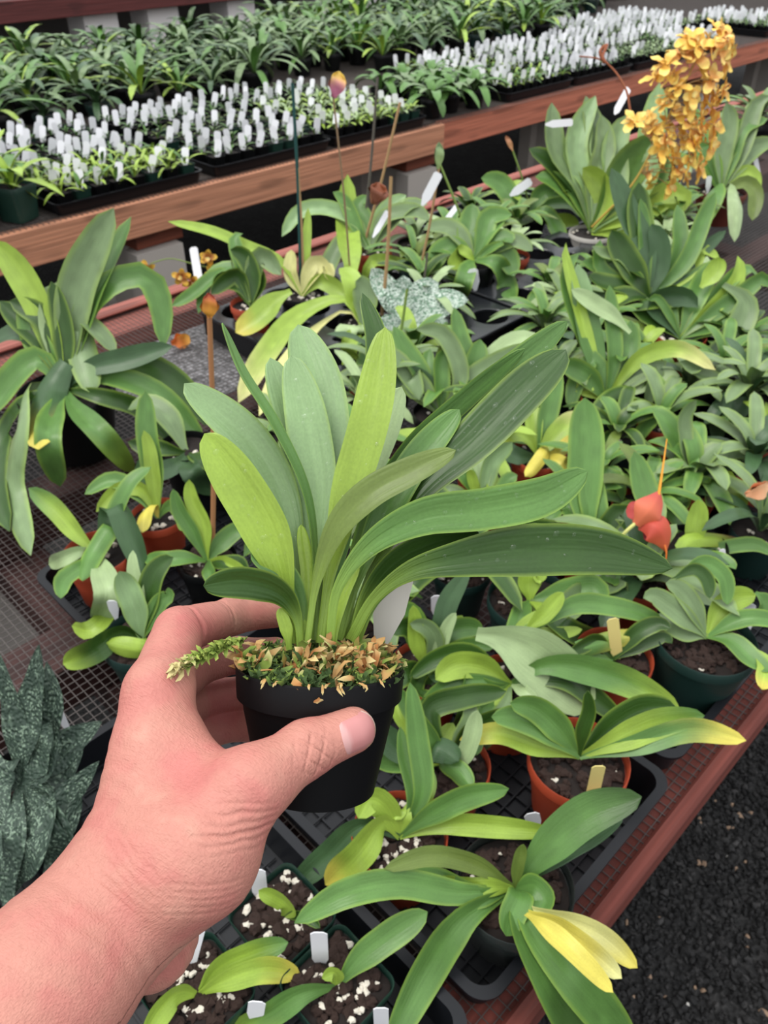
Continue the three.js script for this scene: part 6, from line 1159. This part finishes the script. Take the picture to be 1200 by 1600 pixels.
const trays = [
  [1.16, 1.755, -3.02, -2.70, { label: 'front seedling tray at the left end of the far bench', potLabel: 'black square seedling pot with bright green sprouts in the left front tray', potGroup: 'seedlings in the left front tray', tagLabel: 'white tag among bright sprouts in the left front tray', tagGroup: 'tags in the left front tray', codes: ['l', 'g', 'l'], len: 0.085, w: 0.013, seed: 11, front: true, tagged: 0.7 }],
  [1.16, 1.755, -3.36, -3.03, { label: 'middle seedling tray in the left block of white tags', potLabel: 'small pot with tiny sprouts in the left middle tray', potGroup: 'seedlings in the left middle tray', tagLabel: 'white tag in the dense left middle tray', tagGroup: 'tags in the left middle tray', codes: ['g', 'd'], len: 0.035, w: 0.008, seed: 12, front: true, tagged: 1 }],
  [1.16, 1.755, -3.66, -3.37, { label: 'rear seedling tray in the left block of white tags', potLabel: 'small pot with tiny sprouts in the left rear tray', potGroup: 'seedlings in the left rear tray', tagLabel: 'white tag in the left rear tray', tagGroup: 'tags in the left rear tray', codes: ['g', 'd'], len: 0.035, w: 0.008, seed: 13, front: true, tagged: 1 }],
  [0.60, 1.145, -3.36, -3.03, { label: 'seedling tray of white tags cut off by the left edge of the picture', potLabel: 'small pot with tiny sprouts in the tray at the left edge', potGroup: 'seedlings in the left edge tray', tagLabel: 'white tag in the tray at the left edge', tagGroup: 'tags in the left edge tray', codes: ['g', 'd'], len: 0.035, w: 0.008, seed: 14, front: true, tagged: 1 }],
  [1.80, 2.40, -3.0, -2.70, { label: 'front seedling tray with dense tags left of the board joint', potLabel: 'black square seedling pot in the second front tray', potGroup: 'seedlings in the second front tray', tagLabel: 'white tag in the second front tray', tagGroup: 'tags in the second front tray', codes: ['g', 's', 'o'], len: 0.04, w: 0.009, seed: 15, front: true, tagged: 0.95 }],
  [1.80, 2.40, -3.31, -3.01, { label: 'second-row seedling tray left of the board joint', potLabel: 'small seedling pot in the second-row tray', potGroup: 'seedlings in the second-row tray', tagLabel: 'white tag in the second-row tray', tagGroup: 'tags in the second-row tray', codes: ['g', 's', 'o'], len: 0.045, w: 0.009, seed: 16, front: true, tagged: 0.95 }],
  [1.80, 2.40, -3.62, -3.32, { label: 'third-row seedling tray left of the board joint', potLabel: 'small seedling pot in the third-row tray', potGroup: 'seedlings in the third-row tray', tagLabel: 'white tag in the third-row tray', tagGroup: 'tags in the third-row tray', codes: ['g', 's'], len: 0.045, w: 0.009, seed: 17, front: true, tagged: 0.9 }],
  [2.415, 2.99, -3.0, -2.70, { label: 'front tray of pale green seedlings beside the board joint', potLabel: 'small pot with pale green seedlings beside the board joint', potGroup: 'pale seedlings beside the board joint', tagLabel: 'white tag among the pale green seedlings', tagGroup: 'tags among the pale seedlings', codes: ['p', 'l', 'p'], len: 0.06, w: 0.014, leaves: 9, seed: 18, front: true, tagged: 0.6 }],
  [2.415, 2.99, -3.31, -3.01, { label: 'second-row tray of pale green seedlings', codes: ['p', 'l', 'p'], len: 0.06, w: 0.014, leaves: 9, seed: 19, tagged: 0.7, tagFirst: true, tagLabel: 'white tag in the second row of pale seedlings', tagGroup: 'tags in the second row of pale seedlings' }],
  [2.415, 2.99, -3.62, -3.32, { label: 'third-row tray of tags behind the pale green seedlings', codes: ['g', 's'], len: 0.045, seed: 20, tagged: 0.9 }],
  [3.62, 4.20, -3.0, -2.73, { label: 'front tray of bright seedlings left of the dry brown stem', codes: ['l', 'g'], len: 0.06, seed: 21, tagged: 0.6 }],
  [3.62, 4.20, -3.31, -3.01, { label: 'second-row tray of bright seedlings left of the dry brown stem', codes: ['l', 'g'], len: 0.05, seed: 22, tagged: 1 }],
  [3.62, 4.20, -3.62, -3.32, { label: 'third-row tray of tags left of the dry brown stem', codes: ['l', 'g'], len: 0.04, seed: 23, tagged: 1 }],
  [4.215, 4.80, -3.0, -2.73, { label: 'front tray of tags behind the dry brown stem', codes: ['g', 'd'], len: 0.04, seed: 24, tagged: 1 }],
  [4.215, 4.80, -3.31, -3.01, { label: 'second-row tray of tags behind the dry brown stem', codes: ['g', 'p'], len: 0.04, seed: 25, tagged: 1 }],
  [4.215, 4.80, -3.62, -3.32, { label: 'third-row tray of tags behind the dry brown stem', codes: ['g', 'p'], len: 0.04, seed: 26, tagged: 1 }],
  [4.83, 5.42, -3.0, -2.73, { label: 'tray of pale low seedlings left of the flower spray tip', codes: ['p', 's'], len: 0.05, leaves: 9, seed: 27, tagged: 0.3 }],
  [4.83, 5.42, -3.31, -3.01, { label: 'tray of close tags behind the pale low seedlings', codes: ['p', 's'], len: 0.04, seed: 28, tagged: 1 }],
  [4.83, 5.42, -3.62, -3.32, { label: 'rear tray of close tags behind the pale low seedlings', codes: ['p', 's'], len: 0.04, seed: 29, tagged: 1 }],
  [5.45, 6.04, -3.31, -2.75, { label: 'wide tray of white tags at the top of the picture', codes: ['g', 'p'], len: 0.04, seed: 30, tagged: 1 }],
  [5.45, 6.04, -3.9, -3.33, { label: 'wide rear tray of white tags at the top of the picture', codes: ['g', 'p'], len: 0.04, seed: 31, tagged: 1 }],
  [6.6, 7.2, -3.4, -2.75, { label: 'black tray in the top right corner of the picture', codes: ['g', 'p'], len: 0.04, seed: 32, tagged: 0.9 }],
  [6.07, 6.58, -3.9, -3.2, { label: 'tray of tags left of the top right corner', codes: ['g', 'p'], len: 0.04, seed: 33, tagged: 1 }],
];
for (const [x0, x1, z0, z1, o] of trays) seedTray(x0, x1, z0, z1, o);
{
  const mk = (name, label, category, geo, mat, list, set) => { const im = lit(new THREE.InstancedMesh(geo, mat, list.length)), m = new THREE.Matrix4(); list.forEach((e, i) => { set(m, e); im.setMatrixAt(i, m); }); im.name = name; im.userData = { label, category, kind: 'stuff' }; scene.add(im); };
  const q = new THREE.Quaternion(), E = new THREE.Euler();
  mk('seedling_tags', 'many more white tags in the trays along the far bench', 'plant tags', farTag, M.tag, restTags, (m, e) => m.compose(V(e[0], e[1], e[2]), q.setFromEuler(E.set(e[3], e[3], e[4])), V(0.75, 1.05, 1)));
  mk('seedling_pots', 'many more small black pots in the trays along the far bench', 'seedlings', smallPot, M.k, restPots, (m, e) => m.compose(V(e[0], Y1 + 0.0035, e[1]), q.identity(), V(1, 1, 1)));
  const shapes = [...new Set(restPots.map((e) => e[3]))], all = []; for (const s of shapes) { const l = restPots.filter((e) => e[3] === s); all.push([s, l]); }
  const merged = mergeGeometries(all.flatMap(([s, l]) => l.map((e) => { const g = s.clone(); g.rotateY(e[2]); g.translate(e[0], Y1 + 0.0035, e[1]); return g; })));
  const f = lit(new THREE.Mesh(merged, leafMat)); f.name = 'seedling_foliage'; f.userData = { label: 'many more small green sprouts in the trays along the far bench', category: 'seedlings', kind: 'stuff' }; scene.add(f);
}
function orchidKind(seed, n, len, w, codes, pot, droop) {       // a potted rosette standing at the origin
  const root = new THREE.Group(); addPot(root, pot, 0, seed, false);
  rosette(n, len, w, codes, seed, pot[2] / 100, droop).forEach(([code, ww, pts, normal], k) => part('leaf', leafGeo(pts, ww, { ...codeOpts(code, seed + k), normal, seg: 7, across: 2, rim: null }), leafMat, root)); return root;
}
const farKinds = [orchidKind(201, 15, 0.22, 0.030, ['s', 's', 'e'], ['k', 6, 9], 0.4), orchidKind(202, 14, 0.25, 0.032, ['s', 'g', 'e'], ['k', 6, 9], 0.5), orchidKind(203, 16, 0.20, 0.034, ['e', 's', 'd'], ['g', 6, 9], 0.45), orchidKind(204, 13, 0.28, 0.03, ['g', 'l', 'g'], ['k', 6, 9], 0.4), orchidKind(205, 10, 0.14, 0.022, ['l', 'g', 'l'], ['q', 4.2, 8], 0.4), orchidKind(206, 12, 0.17, 0.04, ['g', 's', 'g'], ['k', 5.5, 8], 0.6)];
farKinds.forEach((k) => { k.name = 'potted_orchid'; k.userData = { label: '', category: 'orchid' }; });
function farOrchid(kind, x, z, y, label, group, s = 1, turn = rnd() * 6.28) { copyOf(farKinds[kind], [x, y, z], turn, label, group, s); }
{
  const r = rngOf(31);
  for (const [x, z, t] of [[0.93, -2.80, 0.4], [1.07, -2.79, 2], [0.98, -2.93, 1], [1.09, -2.96, 3], [0.80, -2.86, 1.5], [0.72, -2.97, 4]]) farOrchid(4, x, z, Y1, 'bright grassy orchid in a green square pot at the left front of the far bench', 'bright orchids at the left front of the far bench', 1.4, t);
  for (const [x, z] of [[3.12, -2.80], [3.27, -2.82], [3.43, -2.80], [3.20, -2.97], [3.36, -2.99], [3.52, -2.95], [3.12, -3.14], [3.3, -3.16], [3.48, -3.13]]) farOrchid(5, x, z, Y1, 'broad-leaved young orchid in a black pot right of the board joint', 'broad-leaved orchids right of the board joint');
  const gp = 'orchids massed at the back of the far bench', looks = ['grey-green spreading', 'mixed green arching', 'dark broad-leaved', 'brighter long-leaved'];
  for (let row = 0; row < 7; row++) { const z = -3.82 - row * 0.21; for (let x = (row === 0 ? 1.0 : 0.8 + row * 0.16) + (row % 2) * 0.1; x < 5.4 + row * 0.55; x += 0.23) { if (row < 1 && x > 3.0 && x < 3.6) continue; if (x > 5.4 && z > -4.0) continue; const kd = Math.floor(r() * 4), where = x < 2 ? 'left' : x < 3.4 ? 'middle' : 'right', deep = row < 2 ? 'front row' : row < 4 ? 'middle rows' : 'last rows'; farOrchid(kd, x + (r() - 0.5) * 0.08, z + (r() - 0.5) * 0.06, Y1, looks[kd] + ' orchid in the ' + deep + ' at the ' + where + ' of the far bench mass', gp + ', ' + looks[kd] + ', ' + where + ', ' + deep, 0.85 + r() * 0.35); } }
  for (const [x, z] of [[0.7, -3.5], [0.95, -3.55], [0.8, -3.7], [1.05, -3.75], [0.62, -3.82]]) farOrchid(2, x, z, Y1, 'dark leafy orchid behind the tags at the left edge', 'dark orchids behind the left tags', 1);
  for (let x = 3.0; x < 9; x += 0.3) farOrchid(Math.floor(r() * 4), x, -7.6 - r() * 0.3, 0.88, 'potted orchid on the third bench behind the dark red board', 'orchids on the third bench', 1.1);
}
renderer.render(scene, camera);
